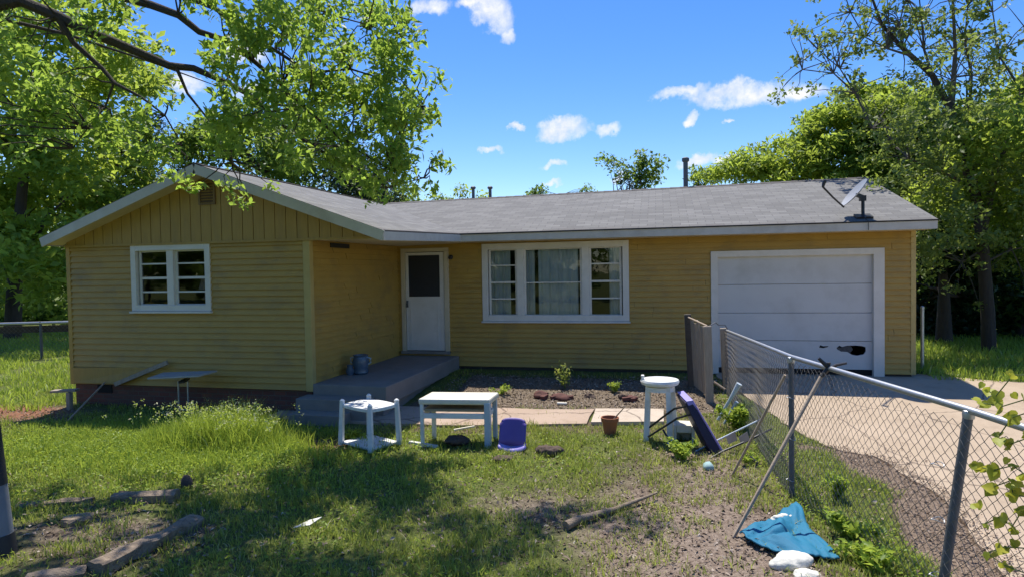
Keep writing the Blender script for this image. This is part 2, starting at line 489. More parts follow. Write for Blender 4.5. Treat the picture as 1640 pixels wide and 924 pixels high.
M['chips'] = tint_mat('wood_chip', [(0.0, (0.05, 0.035, 0.025)), (0.4, (0.17, 0.12, 0.085)), (0.75, (0.33, 0.26, 0.20)), (1.0, (0.50, 0.43, 0.36))])
M['litter'] = tint_mat('leaf_litter', [(0.0, (0.12, 0.085, 0.06)), (0.6, (0.26, 0.19, 0.135)), (1.0, (0.44, 0.34, 0.25))])
M['stones'] = tint_mat('gravel_stone', [(0.0, (0.10, 0.07, 0.05)), (0.5, (0.26, 0.20, 0.145)), (1.0, (0.46, 0.38, 0.29))])

# ------------------------------------------------------------------ mesh helpers
ORG = {}


class MB:
    """collects simple shapes (in yard coordinates) and links them as ONE mesh object"""
    def __init__(s):
        s.v = []; s.f = []; s.uv = None

    def add(s, verts, faces):
        o = len(s.v)
        s.v += [tuple(q) for q in verts]
        s.f += [tuple(i + o for i in f) for f in faces]

    def box(s, a, b):
        (x0, y0, z0), (x1, y1, z1) = a, b
        x0, x1 = min(x0, x1), max(x0, x1); y0, y1 = min(y0, y1), max(y0, y1); z0, z1 = min(z0, z1), max(z0, z1)
        s.add([(x0, y0, z0), (x1, y0, z0), (x1, y1, z0), (x0, y1, z0), (x0, y0, z1), (x1, y0, z1), (x1, y1, z1), (x0, y1, z1)],
              [(3, 2, 1, 0), (4, 5, 6, 7), (0, 1, 5, 4), (1, 2, 6, 5), (2, 3, 7, 6), (3, 0, 4, 7)])

    def beam(s, p, q, w, h, up=(0, 0, 1), w2=None, h2=None):
        """bar of rectangular section from p to q"""
        p, q = Vector(p), Vector(q); d = (q - p).normalized()
        u = Vector(up); r = d.cross(u)
        if r.length < 1e-4: r = d.cross(Vector((0, 1, 0)))
        r.normalize(); u = r.cross(d)
        V = []
        for c, ww, hh in ((p, w, h), (q, w2 or w, h2 or h)):
            for a, b in ((-1, -1), (1, -1), (1, 1), (-1, 1)):
                V.append(c + r * a * ww / 2 + u * b * hh / 2)
        s.add(V, [(3, 2, 1, 0), (4, 5, 6, 7), (0, 1, 5, 4), (1, 2, 6, 5), (2, 3, 7, 6), (3, 0, 4, 7)])

    def tube(s, pts, rad, n=8, cap=True):
        pts = [Vector(p) for p in pts]
        if not isinstance(rad, (list, tuple)): rad = [rad] * len(pts)
        V = []; F = []
        ref = Vector((0.13, 0.27, 0.95))
        for i, p in enumerate(pts):
            d = (pts[min(i + 1, len(pts) - 1)] - pts[max(i - 1, 0)])
            if d.length < 1e-9: d = Vector((0, 0, 1))
            d.normalize()
            a = d.cross(ref)
            if a.length < 0.1: a = d.cross(Vector((1, 0, 0)))
            a.normalize(); b = d.cross(a)
            for k in range(n):
                t = 2 * math.pi * k / n
                V.append(p + (a * math.cos(t) + b * math.sin(t)) * rad[i])
        for i in range(len(pts) - 1):
            for k in range(n):
                F.append((i * n + k, i * n + (k + 1) % n, (i + 1) * n + (k + 1) % n, (i + 1) * n + k))
        if cap:
            F.append(tuple(range(n - 1, -1, -1))); F.append(tuple((len(pts) - 1) * n + k for k in range(n)))
        s.add(V, F)

    def lathe(s, c, prof, n=20, axis=None):
        """profile of (radius, height) turned about a vertical (or given) axis at c"""
        c = Vector(c); ax = Vector(axis or (0, 0, 1)).normalized()
        a = ax.cross(Vector((0, 1, 0)))
        if a.length < 0.1: a = ax.cross(Vector((1, 0, 0)))
        a.normalize(); b = ax.cross(a)
        V = []; F = []
        for r, h in prof:
            for k in range(n):
                t = 2 * math.pi * k / n
                V.append(c + ax * h + (a * math.cos(t) + b * math.sin(t)) * r)
        for i in range(len(prof) - 1):
            for k in range(n):
                F.append((i * n + k, i * n + (k + 1) % n, (i + 1) * n + (k + 1) % n, (i + 1) * n + k))
        F.append(tuple(range(n - 1, -1, -1))); F.append(tuple((len(prof) - 1) * n + k for k in range(n)))
        s.add(V, F)

    def prism(s, poly, off):
        """polygon (list of 3-D points) thickened by the vector off"""
        n = len(poly); off = Vector(off)
        V = [Vector(p) for p in poly] + [Vector(p) + off for p in poly]
        F = [tuple(range(n - 1, -1, -1)), tuple(range(n, 2 * n))] + [(i, (i + 1) % n, n + (i + 1) % n, n + i) for i in range(n)]
        s.add(V, F)

    def lump(s, c, rx, ry, rz, seed=0, amp=0.25, sub=2):
        bm = bmesh.new()
        bmesh.ops.create_icosphere(bm, subdivisions=sub, radius=1)
        rg = random.Random(seed)
        o = [Vector((rg.uniform(-1, 1), rg.uniform(-1, 1), rg.uniform(-1, 1))).normalized() for _ in range(9)]
        w = [rg.uniform(-1, 1) for _ in range(9)]
        V = []
        for v in bm.verts:
            n = v.co.normalized()
            k = 1 + amp * sum(wi * math.exp(-3.5 * (1 - n.dot(oi))) for wi, oi in zip(w, o))
            V.append(Vector(c) + Vector((n.x * rx, n.y * ry, n.z * rz)) * k)
        F = [tuple(l.index for l in f.verts) for f in bm.faces]
        bm.free()
        s.add(V, F)

    def build(s, name, material, parent=None, smooth=False, bevel=0.0, label=None):
        me = bpy.data.meshes.new(name)
        org = Vector(ORG[parent.name]) if parent is not None else Vector((0, 0, 0))
        me.from_pydata([tuple(Vector(q) - org) for q in s.v], [], s.f)
        bm = bmesh.new(); bm.from_mesh(me)
        bmesh.ops.recalc_face_normals(bm, faces=bm.faces)
        bm.to_mesh(me); bm.free()
        me.materials.append(material)
        if smooth:
            me.polygons.foreach_set('use_smooth', [True] * len(me.polygons))
        o = bpy.data.objects.new(name, me)
        COL.objects.link(o)
        if parent is not None:
            o.parent = parent
        ORG[o.name] = tuple(org)
        if bevel:
            b = o.modifiers.new('bevel', 'BEVEL'); b.width = bevel; b.segments = 2; b.limit_method = 'ANGLE'
        if smooth:
            e = o.modifiers.new('split', 'EDGE_SPLIT'); e.split_angle = math.radians(40)
        if label: o['label'] = label
        return o


def thing(name, label, cat, loc, group=None):
    o = bpy.data.objects.new(name, None)
    o.empty_display_size = 0.1
    COL.objects.link(o)
    o.location = loc
    ORG[o.name] = tuple(loc)
    o['label'] = label; o['category'] = cat
    if group: o['group'] = group
    return o


def solo(mb, name, material, label, cat, group=None, smooth=False, bevel=0.0):
    """a thing that is one mesh; its origin goes to the middle of its base"""
    v = np.array(mb.v)
    c = Vector((v[:, 0].mean(), v[:, 1].mean(), v[:, 2].min()))
    mb.v = [tuple(Vector(q) - c) for q in mb.v]
    o = mb.build(name, material, None, smooth, bevel)
    o.location = c
    ORG[o.name] = tuple(c)
    o['label'] = label; o['category'] = cat
    if group: o['group'] = group
    return o


def kind(o, k):
    o['kind'] = k
    return o


def numpy_mesh(name, verts, loops, sizes, material, parent=None, tint=None, smooth=False):
    """fast mesh from arrays; tint is stored per face"""
    org = np.array(ORG[parent.name]) if parent is not None else np.zeros(3)
    me = bpy.data.meshes.new(name)
    me.vertices.add(len(verts))
    me.vertices.foreach_set('co', np.ascontiguousarray(verts - org, dtype=np.float32).ravel())
    me.loops.add(len(loops))
    me.loops.foreach_set('vertex_index', np.asarray(loops, dtype=np.int32))
    me.polygons.add(len(sizes))
    st = np.concatenate([[0], np.cumsum(sizes)[:-1]]).astype(np.int32)
    me.polygons.foreach_set('loop_start', st)
    if smooth: me.polygons.foreach_set('use_smooth', np.ones(len(sizes), bool))
    me.update(calc_edges=True)
    if tint is not None:
        a = me.attributes.new('tint', 'FLOAT', 'FACE')
        a.data.foreach_set('value', np.asarray(tint, dtype=np.float32))
    me.materials.append(material)
    o = bpy.data.objects.new(name, me)
    COL.objects.link(o)
    if parent is not None: o.parent = parent
    ORG[o.name] = tuple(org)
    return o


def unit(a):
    return a / np.maximum(np.linalg.norm(a, axis=1, keepdims=True), 1e-9)


def leaf_arrays(cen, size, aspect=0.5, updir=0.6, droop=0.0, rng=RNG, fold=0.18):
    """folded diamond leaves at the given centres"""
    n = len(cen)
    nor = rng.normal(size=(n, 3)); nor[:, 2] = np.abs(nor[:, 2]) * 0.6 + updir
    nor = unit(nor)
    ax = rng.normal(size=(n, 3)); ax[:, 2] -= droop
    ax = unit(ax - nor * (ax * nor).sum(1, keepdims=True))
    sd = np.cross(nor, ax)
    L = (size * rng.uniform(0.45, 1.5, n))[:, None]
    wd = L * aspect * 0.5
    base = cen - ax * L * 0.5; tip = cen + ax * L * 0.5 - nor * L * 0.12
    mid = cen - ax * L * 0.05
    l = mid - sd * wd + nor * wd * fold; r = mid + sd * wd + nor * wd * fold
    V = np.stack([base, l, tip, r], 1).reshape(-1, 3)
    i = np.arange(n)[:, None] * 4
    loops = np.concatenate([i + 0, i + 2, i + 1, i + 0, i + 3, i + 2], 1).ravel()
    return V, loops, np.full(n * 2, 3)


def crown_mesh(name, cents, rads, nleaf, size, material, parent, aspect=0.5, droop=0.3, flat=1.0, updir=0.6, tone=None, rng=RNG):
    """leaves in many overlapping clumps; each clump has its own tone"""
    cents = np.asarray(cents, float); rads = np.asarray(rads, float)
    P = []; T = []
    for c, r in zip(cents, rads):
        k = max(6, int(nleaf * (r / rads.mean()) ** 2))
        d = rng.normal(size=(k, 3)); d = unit(d) * (rng.random((k, 1)) ** 0.55)
        d[:, 2] *= flat
        P.append(c + d * r)
        tn = rng.normal(0.45 if tone is None else tone, 0.16)
        T.append(np.clip(tn + rng.normal(0, 0.2, k), 0, 1))
    P = np.concatenate(P); T = np.concatenate(T)
    V, L, S = leaf_arrays(P, size, aspect, updir, droop, rng)
    return numpy_mesh(name, V, L, S, material, parent, np.repeat(T, 2))


def curve_pts(p, q, sag=0.0, n=6, wob=0.0, rg=random):
    p, q = Vector(p), Vector(q)
    out = []
    for i in range(n + 1):
        t = i / n
        c = p.lerp(q, t)
        c.z += sag * math.sin(math.pi * t)
        if 0 < i < n and wob:
            c += Vector((rg.uniform(-wob, wob), rg.uniform(-wob, wob), rg.uniform(-wob, wob)))
        out.append(c)
    return out


def tree(name, label, cat, base, trunk, r0, ell, nclump, clump_r, nleaf, size, leafm, barkm, group=None, seed=1, aspect=0.5,
         droop=0.3, flat=0.8, shell=0.45, tone=None, limbs=14, twig=0.02, updir=0.6):
    """trunk: list of points above base; ell: crown lobes (cx, cy, cz, rx, ry, rz) in yard coordinates"""
    rg = random.Random(seed); rn = np.random.default_rng(seed)
    t = thing(name, label, cat, base, group)
    pts = [Vector(base)] + [Vector(p) for p in trunk]
    m = MB()
    m.tube([pts[0] - Vector((0, 0, 0.15))] + pts, [r0 * 1.35] + [r0 * (1 - 0.75 * i / (len(pts) - 1)) for i in range(len(pts))], 9)
    C = []; Rr = []
    vol = np.array([e[3] * e[4] * e[5] for e in ell]) ** (2 / 3)
    for e, k in zip(ell, np.maximum(1, (vol / vol.sum() * nclump)).astype(int)):
        d = unit(rn.normal(size=(k, 3))) * (shell + (1 - shell) * rn.random((k, 1)) ** 0.5)
        C.append(np.array(e[:3]) + d * np.array(e[3:])); Rr.append(clump_r * rn.uniform(0.6, 1.35, k))
    C = np.concatenate(C); Rr = np.concatenate(Rr)
    zmin = float(gz(base[0], base[1])) + 0.25
    C[:, 2] = np.maximum(C[:, 2], zmin)
    lm = MB()
    idx = list(range(len(C))); rg.shuffle(idx)
    for i in idx[:limbs]:
        c = Vector(C[i])
        k = min(range(len(pts)), key=lambda j: abs((pts[j].z - pts[0].z) - 0.62 * (c.z - pts[0].z)))
        s = pts[max(1, k)] if len(pts) > 1 else pts[0]
        L = (c - s).length
        cp = curve_pts(s, c, 0.06 * L, 6, 0.035 * L, rg)
        lm.tube(cp, [max(twig * 0.3, r0 * 0.42 * (1 - j / 6.3)) * min(1, 0.4 + L / 8) for j in range(7)], 6)
        for q in range(2):
            tg = Vector(C[rg.choice(idx)])
            s2 = cp[3 + q]
            if (tg - s2).length < 2.6:
                lm.tube(curve_pts(s2, tg, 0.05, 4, 0.05, rg), [twig, twig * 0.8, twig * 0.6, twig * 0.4, twig * 0.25], 5)
    tr = m.build('trunk', barkm, t, smooth=True)
    if lm.v: lm.build('branches', barkm, t, smooth=True)
    crown_mesh('crown', C, Rr, nleaf, size, leafm, t, aspect, droop, flat, updir, tone, rn)
    return t

# ------------------------------------------------------------------ ground, driveway, walk
DRIVE_EDGE = [(0.98, 0.3), (1.02, -0.4), (1.2, -1.2), (1.53, -2.36), (1.82, -3.6), (2.09, -4.17), (2.42, -4.36), (2.51, -5.14), (2.58, -5.7),
              (2.45, -6.7), (2.35, -7.3), (2.5, -9.0), (3.0, -12.0), (3.2, -16)]
DRIVE_FAR = [(12, -16), (10.5, -9), (9.0, -4.0), (7.6, -1.3), (6.4, -0.45), (5.4, -0.2), (4.6, 0.3)]
FENCE = [G(1160, 640), G(1268, 797), G(1503, 960)]
_d = (FENCE[2] - FENCE[1])
FENCE.append(FENCE[2] + _d * 0.8 + Vector((0.1, 0, 0)))
FENCE.append(FENCE[3] + _d * 1.2)


def drive_left(y):
    e = sorted(DRIVE_EDGE, key=lambda p: p[1])
    return np.interp(y, [p[1] for p in e], [p[0] for p in e])


def gauss(x, y, cx, cy, rx, ry):
    return np.exp(-(((x - cx) / rx) ** 2 + ((y - cy) / ry) ** 2))


def seg_dist(x, y, pts):
    best = np.full(np.shape(x), 1e9)
    for a, b in zip(pts[:-1], pts[1:]):
        dx, dy = b[0] - a[0], b[1] - a[1]
        t = np.clip(((x - a[0]) * dx + (y - a[1]) * dy) / (dx * dx + dy * dy), 0, 1)
        best = np.minimum(best, np.hypot(x - a[0] - t * dx, y - a[1] - t * dy))
    return best


def boxm(x, y, x0, x1, y0, y1, s=0.15):
    return sst((x - x0) / s) * sst((x1 - x) / s) * sst((y - y0) / s) * sst((y1 - y) / s)


def masks(x, y):
    """how the bare ground of the yard is covered"""
    x = np.asarray(x, float); y = np.asarray(y, float)
    dl = drive_left(y)
    near = boxm(x, y, -30, 14, -16, 14, 3)
    mulch = (0.55 + 0.6 * fnoise(x, y, 1.4, 61)) * gauss(x, y, 0.3, -7.2, 1.05, 1.7) + 0.55 * gauss(x, y, -4.6, -7.9, 1.0, 0.55) + 0.5 * gauss(x, y, 0.5, -4.9, 0.9, 0.7) + 0.4 * gauss(x, y, -1.3, -6.6, 0.8, 0.6)
    gravel = boxm(x, y, -3.6, 1.0, -2.75, -0.6, 0.3)
    red = 0.95 * gauss(x, y, -10.6, -4.1, 1.3, 0.55) + 0.8 * gauss(x, y, -4.7, -4.95, 0.8, 0.28) + 0.3 * gauss(x, y, -9.0, -5.3, 0.7, 0.4)
    litter = sst((x - dl + 0.55 + 0.35 * (fnoise(x, y, 1.8, 19) - 0.5)) / 0.25) * sst((dl + 0.25 - x) / 0.2) * sst((-3.9 - y) / 0.3)
    turf = 0.72 + 0.5 * (fnoise(x, y, 1.3, 5) - 0.5) - 0.9 * mulch - gravel - red - litter
    turf = turf - 0.8 * boxm(x, y, -4.2, 1.2, -4.3, -2.2, 0.4) * (fnoise(x, y, 2, 8) > 0.5)
    turf = np.where((x < -11) | (x > 5) | (y > 1), np.maximum(turf, 0.75), turf)
    return dict(turf=np.clip(turf, 0, 1), mulch=np.clip(mulch, 0, 1), gravel=np.clip(gravel * 0.8, 0, 1), reddirt=np.clip(red, 0, 1), litter=np.clip(litter, 0, 1) * near)


def build_ground():
    xs = np.concatenate([[-600, -300, -150, -90, -60, -45, -36, -30, -26, -22, -19, -17, -15, -14, -13, -12.4, -11.8], np.arange(-11.4, 5.5, 0.07), [5.8, 6.2, 6.8, 7.5, 8.5, 10, 12, 15, 20, 30, 50, 90, 150, 300, 600]])
    ys = np.concatenate([[-600, -300, -150, -90, -60, -40, -30, -22, -17, -14, -12, -11, -10.4], np.arange(-10, 0.8, 0.07), [1, 1.4, 2, 3, 4, 5, 6.5, 8, 10, 13, 17, 22, 30, 45, 70, 120, 250, 600]])
    X, Y = np.meshgrid(xs, ys)
    Z = gz(X, Y)
    fine = boxm(X, Y, -11.4, 5.4, -10, 0.6, 0.5)
    Z = Z + fine * (0.05 * (fnoise(X, Y, 1.6, 21) - 0.5) + 0.035 * (fnoise(X, Y, 7, 31) - 0.5))
    inside = (X > drive_left(Y)) & (Y < 0.3) & (Y > -16) & (X < 12)
    Z = np.where(inside, gz(X, Y) - 0.03, Z)
    hw = (boxm(X, Y, -6.0, 0.4, -3.9, -2.5, 0.15) > 0) | (boxm(X, Y, -10.1, 4.6, -0.1, 7, 0.1) > 0)
    Z = np.where(hw, np.minimum(Z, gz(X, Y) - 0.01), Z)
    V = np.stack([X, Y, Z], -1).reshape(-1, 3)
    ny, nx = X.shape
    i = (np.arange(ny - 1)[:, None] * nx + np.arange(nx - 1)[None]).ravel()
    loops = np.stack([i, i + 1, i + nx + 1, i + nx], 1).ravel()
    o = numpy_mesh('ground', V, loops, np.full(len(i), 4), M['ground'], smooth=True)
    for k, a in masks(X.ravel(), Y.ravel()).items():
        at_ = o.data.attributes.new(k, 'FLOAT', 'POINT')
        at_.data.foreach_set('value', a.astype(np.float32))
    kind(o, 'structure')


build_ground()


def sheet(name, poly, dz, material, cell=0.25, thick=0.06, label=None):
    """paving slab following the slope of the yard"""
    bm = bmesh.new()
    vs = [bm.verts.new((p[0], p[1], 0)) for p in poly]
    bm.faces.new(vs)
    ys = [p[1] for p in poly]
    for y in np.arange(min(ys) + cell, max(ys), cell):
        g = bm.verts[:] + bm.edges[:] + bm.faces[:]
        bmesh.ops.bisect_plane(bm, geom=g, plane_co=(0, y, 0), plane_no=(0, 1, 0))
    ext = bmesh.ops.extrude_face_region(bm, geom=bm.faces[:])
    top = set(e for e in ext['geom'] if isinstance(e, bmesh.types.BMVert))
    for v in bm.verts:
        v.co.z = float(gz(v.co.x, v.co.y)) + (dz if v in top else dz - thick)
    bmesh.ops.recalc_face_normals(bm, faces=bm.faces)
    me = bpy.data.meshes.new(name); bm.to_mesh(me); bm.free()
    me.materials.append(material)
    o = bpy.data.objects.new(name, me); COL.objects.link(o)
    return kind(o, 'structure')


def ragged(poly, step=0.18, amp=0.035, seed=3):
    rg = random.Random(seed); out = []
    for a, b in zip(poly, poly[1:] + poly[:1]):
        L = math.hypot(b[0] - a[0], b[1] - a[1])
        if L > 6: out.append(a); continue
        n = max(1, int(L / step))
        for i in range(n):
            out.append((a[0] + (b[0] - a[0]) * i / n + rg.uniform(-amp, amp), a[1] + (b[1] - a[1]) * i / n + rg.uniform(-amp, amp)))
    return out


drv = list(reversed(DRIVE_EDGE))
sheet('driveway', ragged([p for p in drv] , 0.2, 0.03)[:-1] + [(0.98, 0.3), (4.6, 0.3)] + list(reversed(DRIVE_FAR))[1:], 0.012, M['drive'], 0.3)
w0 = [(-5.95, -3.74), (-4.6, -3.86), (-3.13, -3.84), (-1.7, -3.6), (-1.02, -3.46), (-0.99, -2.72), (-1.9, -2.8), (-3.49, -2.85), (-4.3, -2.95), (-5.2, -3.0), (-5.95, -3.0)]
sheet('walkway', ragged(w0, 0.25, 0.02, 5), 0.025, M['walk'], 0.2)
sheet('pale_paving_slab', [(-0.96, -3.42), (0.05, -3.25), (0.05, -2.62), (-0.96, -2.72)], 0.04, slab_mat('pale_slab_concrete', (0.52, 0.43, 0.33), (0.56, 0.47, 0.37), (0.38, 0.29, 0.22)), 0.2)

# ------------------------------------------------------------------ house
H = thing('house', 'low mustard yellow clapboard house with grey shingle roof and attached garage', 'house', (0, 0, 0))
D = -3.42                      # front of the gabled wing
XL, XK, XR = -10.015, -5.36, 4.35
COURSE = 0.1


def lap_wall(name, o, u, u0, u1, z0, z1, openings=(), material=None, parent=H):
    """clapboard wall: o origin, u unit direction along the wall, outward normal = u x z"""
    u = Vector(u); nrm = u.cross(Vector((0, 0, 1))); o = Vector(o)
    m = MB()
    zs = set([z0, z1])
    k = 0
    while z0 + k * COURSE < z1:
        zs.add(round(z0 + k * COURSE, 5)); k += 1
    for a in openings:
        zs.update((a[2], a[3]))
    zs = sorted(z for z in zs if z0 <= z <= z1)
    P = lambda s, z, d: o + u * s + nrm * d + Vector((0, 0, z))
    rg = random.Random(int(abs(u0) * 100) + int(z0 * 77))
    jit = {}
    for za, zb in zip(zs[:-1], zs[1:]):
        if zb - za < 1e-4: continue
        zm = (za + zb) / 2
        segs = [(u0, u1)]
        for (a0, a1, b0, b1) in openings:
            if b0 < zm < b1:
                ns = []
                for (s0, s1) in segs:
                    if a1 <= s0 or a0 >= s1: ns.append((s0, s1)); continue
                    if a0 > s0: ns.append((s0, a0))
                    if a1 < s1: ns.append((a1, s1))
                segs = ns
        kk = math.floor((zm - z0) / COURSE)
        j = jit.setdefault(kk, rg.uniform(-0.0015, 0.0015))
        off = lambda z: 0.030 + j - 0.026 * min(1, max(0, (z - z0 - kk * COURSE) / COURSE))
        jr = random.Random(kk * 31 + int(abs(u1) * 10))
        cuts = [u0 + jr.uniform(0.6, 3.2) + 3.66 * q for q in range(4)]
        pieces = []
        for s0, s1 in segs:
            c_ = [s0] + [c for c in cuts if s0 + 0.1 < c < s1 - 0.1] + [s1]
            pieces += [(a + (0.002 if i else 0), b_ - (0.002 if b_ != s1 else 0), i) for i, (a, b_) in enumerate(zip(c_[:-1], c_[1:]))]
        for s0, s1, pi_ in pieces:
            da, db = off(za) + 0.003 * (pi_ % 2), off(zb) + 0.002 * (pi_ % 2)
            m.add([P(s0, za, da), P(s1, za, da), P(s1, zb, db), P(s0, zb, db)], [(0, 1, 2, 3)])
            m.add([P(s0, za, -0.05), P(s1, za, -0.05), P(s1, za, da), P(s0, za, da)], [(0, 1, 2, 3)])
    return m.build(name, material or M['siding'], parent)


def zat0(px, py): return at(px, py, 0.0).z


# openings: wall coordinate u and height z
WINM = (-3.40, -0.66, 1.08, 2.47)        # picture window clear opening on the main front
DOOR = (-5.19, -4.30, 0.38, 2.44)
GAR = (1.06, 3.72, -0.02, 2.215)
WINW = (-8.61, -7.22, 1.50, 2.47)
lap_wall('front_wall', (0, 0, 0), (1, 0, 0), XK, XR, 0.085, 2.70, [WINM, DOOR, GAR])
lap_wall('wing_wall', (0, D, 0), (1, 0, 0), XL, XK, 0.186, 2.60, [WINW])
lap_wall('porch_wall', (XK, 0, 0), (0, 1, 0), D, 0.0, 0.27, 2.62)
lap_wall('end_wall', (XR, 0, 0), (0, 1, 0), 0.0, 6.3, 0.085, 2.70)
m = MB()
m.prism([(XR - 0.02, -0.01, 2.70), (XR - 0.02, 6.3, 2.70), (XR - 0.02, 3.15, 3.88)], (0.03, 0, 0))
m.build('end_gable', M['gable'], H)
lap_wall('side_wall', (XL, 0, 0), (0, -1, 0), -6.4, 3.42, 0.186, 2.62)
lap_wall('back_wall', (0, 6.35, 0), (-1, 0, 0), -XR, -XL, 0.1, 2.70)

# brick foundation below the wing and the main front
m = MB()
m.box((XL + 0.02, D + 0.03, -0.5), (XK - 0.02, D + 0.2, 0.19))
m.box((XL + 0.02, D + 0.2, -0.5), (XL + 0.2, 6.3, 0.19))
fnd = m.build('foundation', M['brickwork'], H)
m = MB(); m.box((-9.52, D + 0.015, 0.03), (-9.22, D + 0.05, 0.17))
m.build('foundation_vent', M['dark'], fnd)
m = MB(); m.box((XK, 0.03, -0.4), (GAR[0], 0.2, 0.09)); m.box((GAR[1], 0.03, -0.4), (XR - 0.02, 0.2, 0.09)); m.box((XR - 0.2, 0.2, -0.4), (XR - 0.02, 6.3, 0.09))
m.build('footing', mat('dark_footing', (0.09, 0.075, 0.06), 0.9, (0.05, 0.04, 0.035), 5, 0.8, 0.4, 30), H)  # shadow below the siding is put into this near-black tone
# inner floor and dividing walls keep the rooms dim
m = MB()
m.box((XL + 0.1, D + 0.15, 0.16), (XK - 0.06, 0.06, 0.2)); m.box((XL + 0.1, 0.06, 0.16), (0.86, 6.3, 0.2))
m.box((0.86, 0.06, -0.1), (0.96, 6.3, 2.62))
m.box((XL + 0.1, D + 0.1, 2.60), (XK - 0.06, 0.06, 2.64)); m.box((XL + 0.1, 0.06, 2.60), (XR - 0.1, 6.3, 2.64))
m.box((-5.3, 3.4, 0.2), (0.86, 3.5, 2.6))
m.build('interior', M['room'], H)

# corner boards
m = MB(); m.box((XK - 0.085, D - 0.034, 0.17), (XK + 0.034, D + 0.0, 2.585)); m.box((XK + 0.0, D, 0.17), (XK + 0.034, D + 0.07, 2.56))
m.build('corner_board', M['corner'], H, bevel=0.004)
m = MB(); m.box((XL - 0.03, D - 0.03, 0.17), (XL + 0.05, D + 0.0, 2.585)); m.box((XL - 0.03, D, 0.17), (XL, D + 0.07, 2.58))
m.build('corner_board', M['siding'], H, bevel=0.004)
m = MB(); m.box((XR - 0.05, -0.03, 0.08), (XR + 0.03, 0.0, 2.66)); m.box((XR, 0.0, 0.08), (XR + 0.03, 0.07, 2.66))
m.build('corner_board', M['corner'], H, bevel=0.004)
# loosened siding patch at the foot of the wing wall
m = MB()
m.prism([(-9.95, D - 0.03, 0.205), (-8.95, D - 0.055, 0.205), (-8.35, D - 0.034, 0.50), (-9.97, D - 0.03, 0.46)], (0, -0.012, 0))
m.build('loose_panel', M['gable'], H, label='loose yellow panel sagging from the foot of the wing wall')

# ---- roof
ROOF = {
    'A': [(-3.80, -0.53, 2.765), (4.53, -0.53, 2.755), (4.53, 3.15, 3.965), (-7.1, 3.15, 3.86)],
    'B': [(-3.93, -3.80, 2.645), (-3.80, -0.53, 2.765), (-7.1, 3.15, 3.86), (-7.1, -3.80, 3.79)],
    'C': [(-10.16, 6.8, 2.72), (-10.16, -3.80, 2.71), (-7.1, -3.80, 3.79), (-7.1, 3.15, 3.86)],
    'D': [(4.53, 6.85, 2.755), (-10.16, 6.8, 2.72), (-7.1, 3.15, 3.86), (4.53, 3.15, 3.965)],
}


def build_roof():
    bm = bmesh.new()
    uvl = bm.loops.layers.uv.new('UVMap')
    for k, P in ROOF.items():
        e = (Vector(P[1]) - Vector(P[0])).normalized()
        nrm = e.cross(Vector(P[2]) - Vector(P[1])).normalized()
        up = nrm.cross(e)
        o = Vector(P[0])
        vs = [bm.verts.new(p) for p in P]
        for tri in ((0, 1, 2), (0, 2, 3)):
            f = bm.faces.new([vs[i] for i in tri])
            for l in f.loops:
                q = l.vert.co - o
                l[uvl].uv = (q.dot(e) + {'A': 0, 'B': 20, 'C': 40, 'D': 60}[k], q.dot(up))
        lo = [bm.verts.new(Vector(p) - Vector((0, 0, 0.025))) for p in P]
        for tri in ((2, 1, 0), (3, 2, 0)):
            bm.faces.new([lo[i] for i in tri])
        ee = {'A': [0, 1], 'B': [0, 3], 'C': [0, 1], 'D': [0, 3]}[k]
        for i in ee:
            j = (i + 1) % 4
            bm.faces.new((vs[i], lo[i], lo[j], vs[j]))
    me = bpy.data.meshes.new('roof'); bm.to_mesh(me); bm.free()
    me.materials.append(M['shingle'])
    o = bpy.data.objects.new('roof', me); COL.objects.link(o); o.parent = H
    ORG[o.name] = (0, 0, 0)
    return o


roof = build_roof()
# ridge caps
m = MB()
for p, q in (((-7.1, 3.15, 3.86), (4.53, 3.15, 3.965)), ((-7.1, -3.80, 3.79), (-7.1, 3.15, 3.86))):
    p, q = Vector(p), Vector(q); d = (q - p).normalized(); s = Vector((0, 0, 1)).cross(d)
    nn = int((q - p).length / 0.22)
    for i in range(nn):
        a = p.lerp(q, i / nn); b = p.lerp(q, (i + 1.1) / nn)
        for sg in (1, -1):
            w = s * sg * 0.14 - Vector((0, 0, 0.046))
            up = Vector((0, 0, 0.006)); up2 = Vector((0, 0, 0.014))
            m.add([a + up2, b + up, b + w + up, a + w + up2], [(0, 1, 2, 3)])
m.build('ridge_cap', M['shingle'], roof)
# fascia along the eaves, rake boards along the gable
m = MB(); m.beam((-3.80, -0.515, 2.672), (4.52, -0.515, 2.664), 0.025, 0.135); m.build('fascia', M['fascia'], H)
m = MB(); m.beam((-3.925, -3.79, 2.555), (-3.79, -0.53, 2.672), 0.025, 0.13); m.build('fascia', M['fascia'], H)
m = MB(); m.beam((4.515, -0.5, 2.67), (4.515, 3.15, 3.868), 0.025, 0.13); m.beam((4.515, 3.15, 3.868), (4.515, 6.8, 2.67), 0.025, 0.13); m.build('rake_board', M['fascia'], H)
m = MB(); m.beam((-10.16, -3.79, 2.62), (-7.1, -3.79, 3.70), 0.03, 0.15); m.build('rake_board', M['fascia'], H)
m = MB(); m.beam((-7.1, -3.79, 3.70), (-3.92, -3.79, 2.558), 0.03, 0.15); m.build('rake_board', M['fascia'], H)
m = MB(); m.beam((-10.145, -3.77, 2.63), (-10.145, 6.8, 2.64), 0.025, 0.13); m.build('fascia', M['fascia'], H)
# drip edge
m = MB(); m.box((-3.80, -0.545, 2.738), (4.54, -0.53, 2.748)); m.build('drip_edge', M['dark'], H)
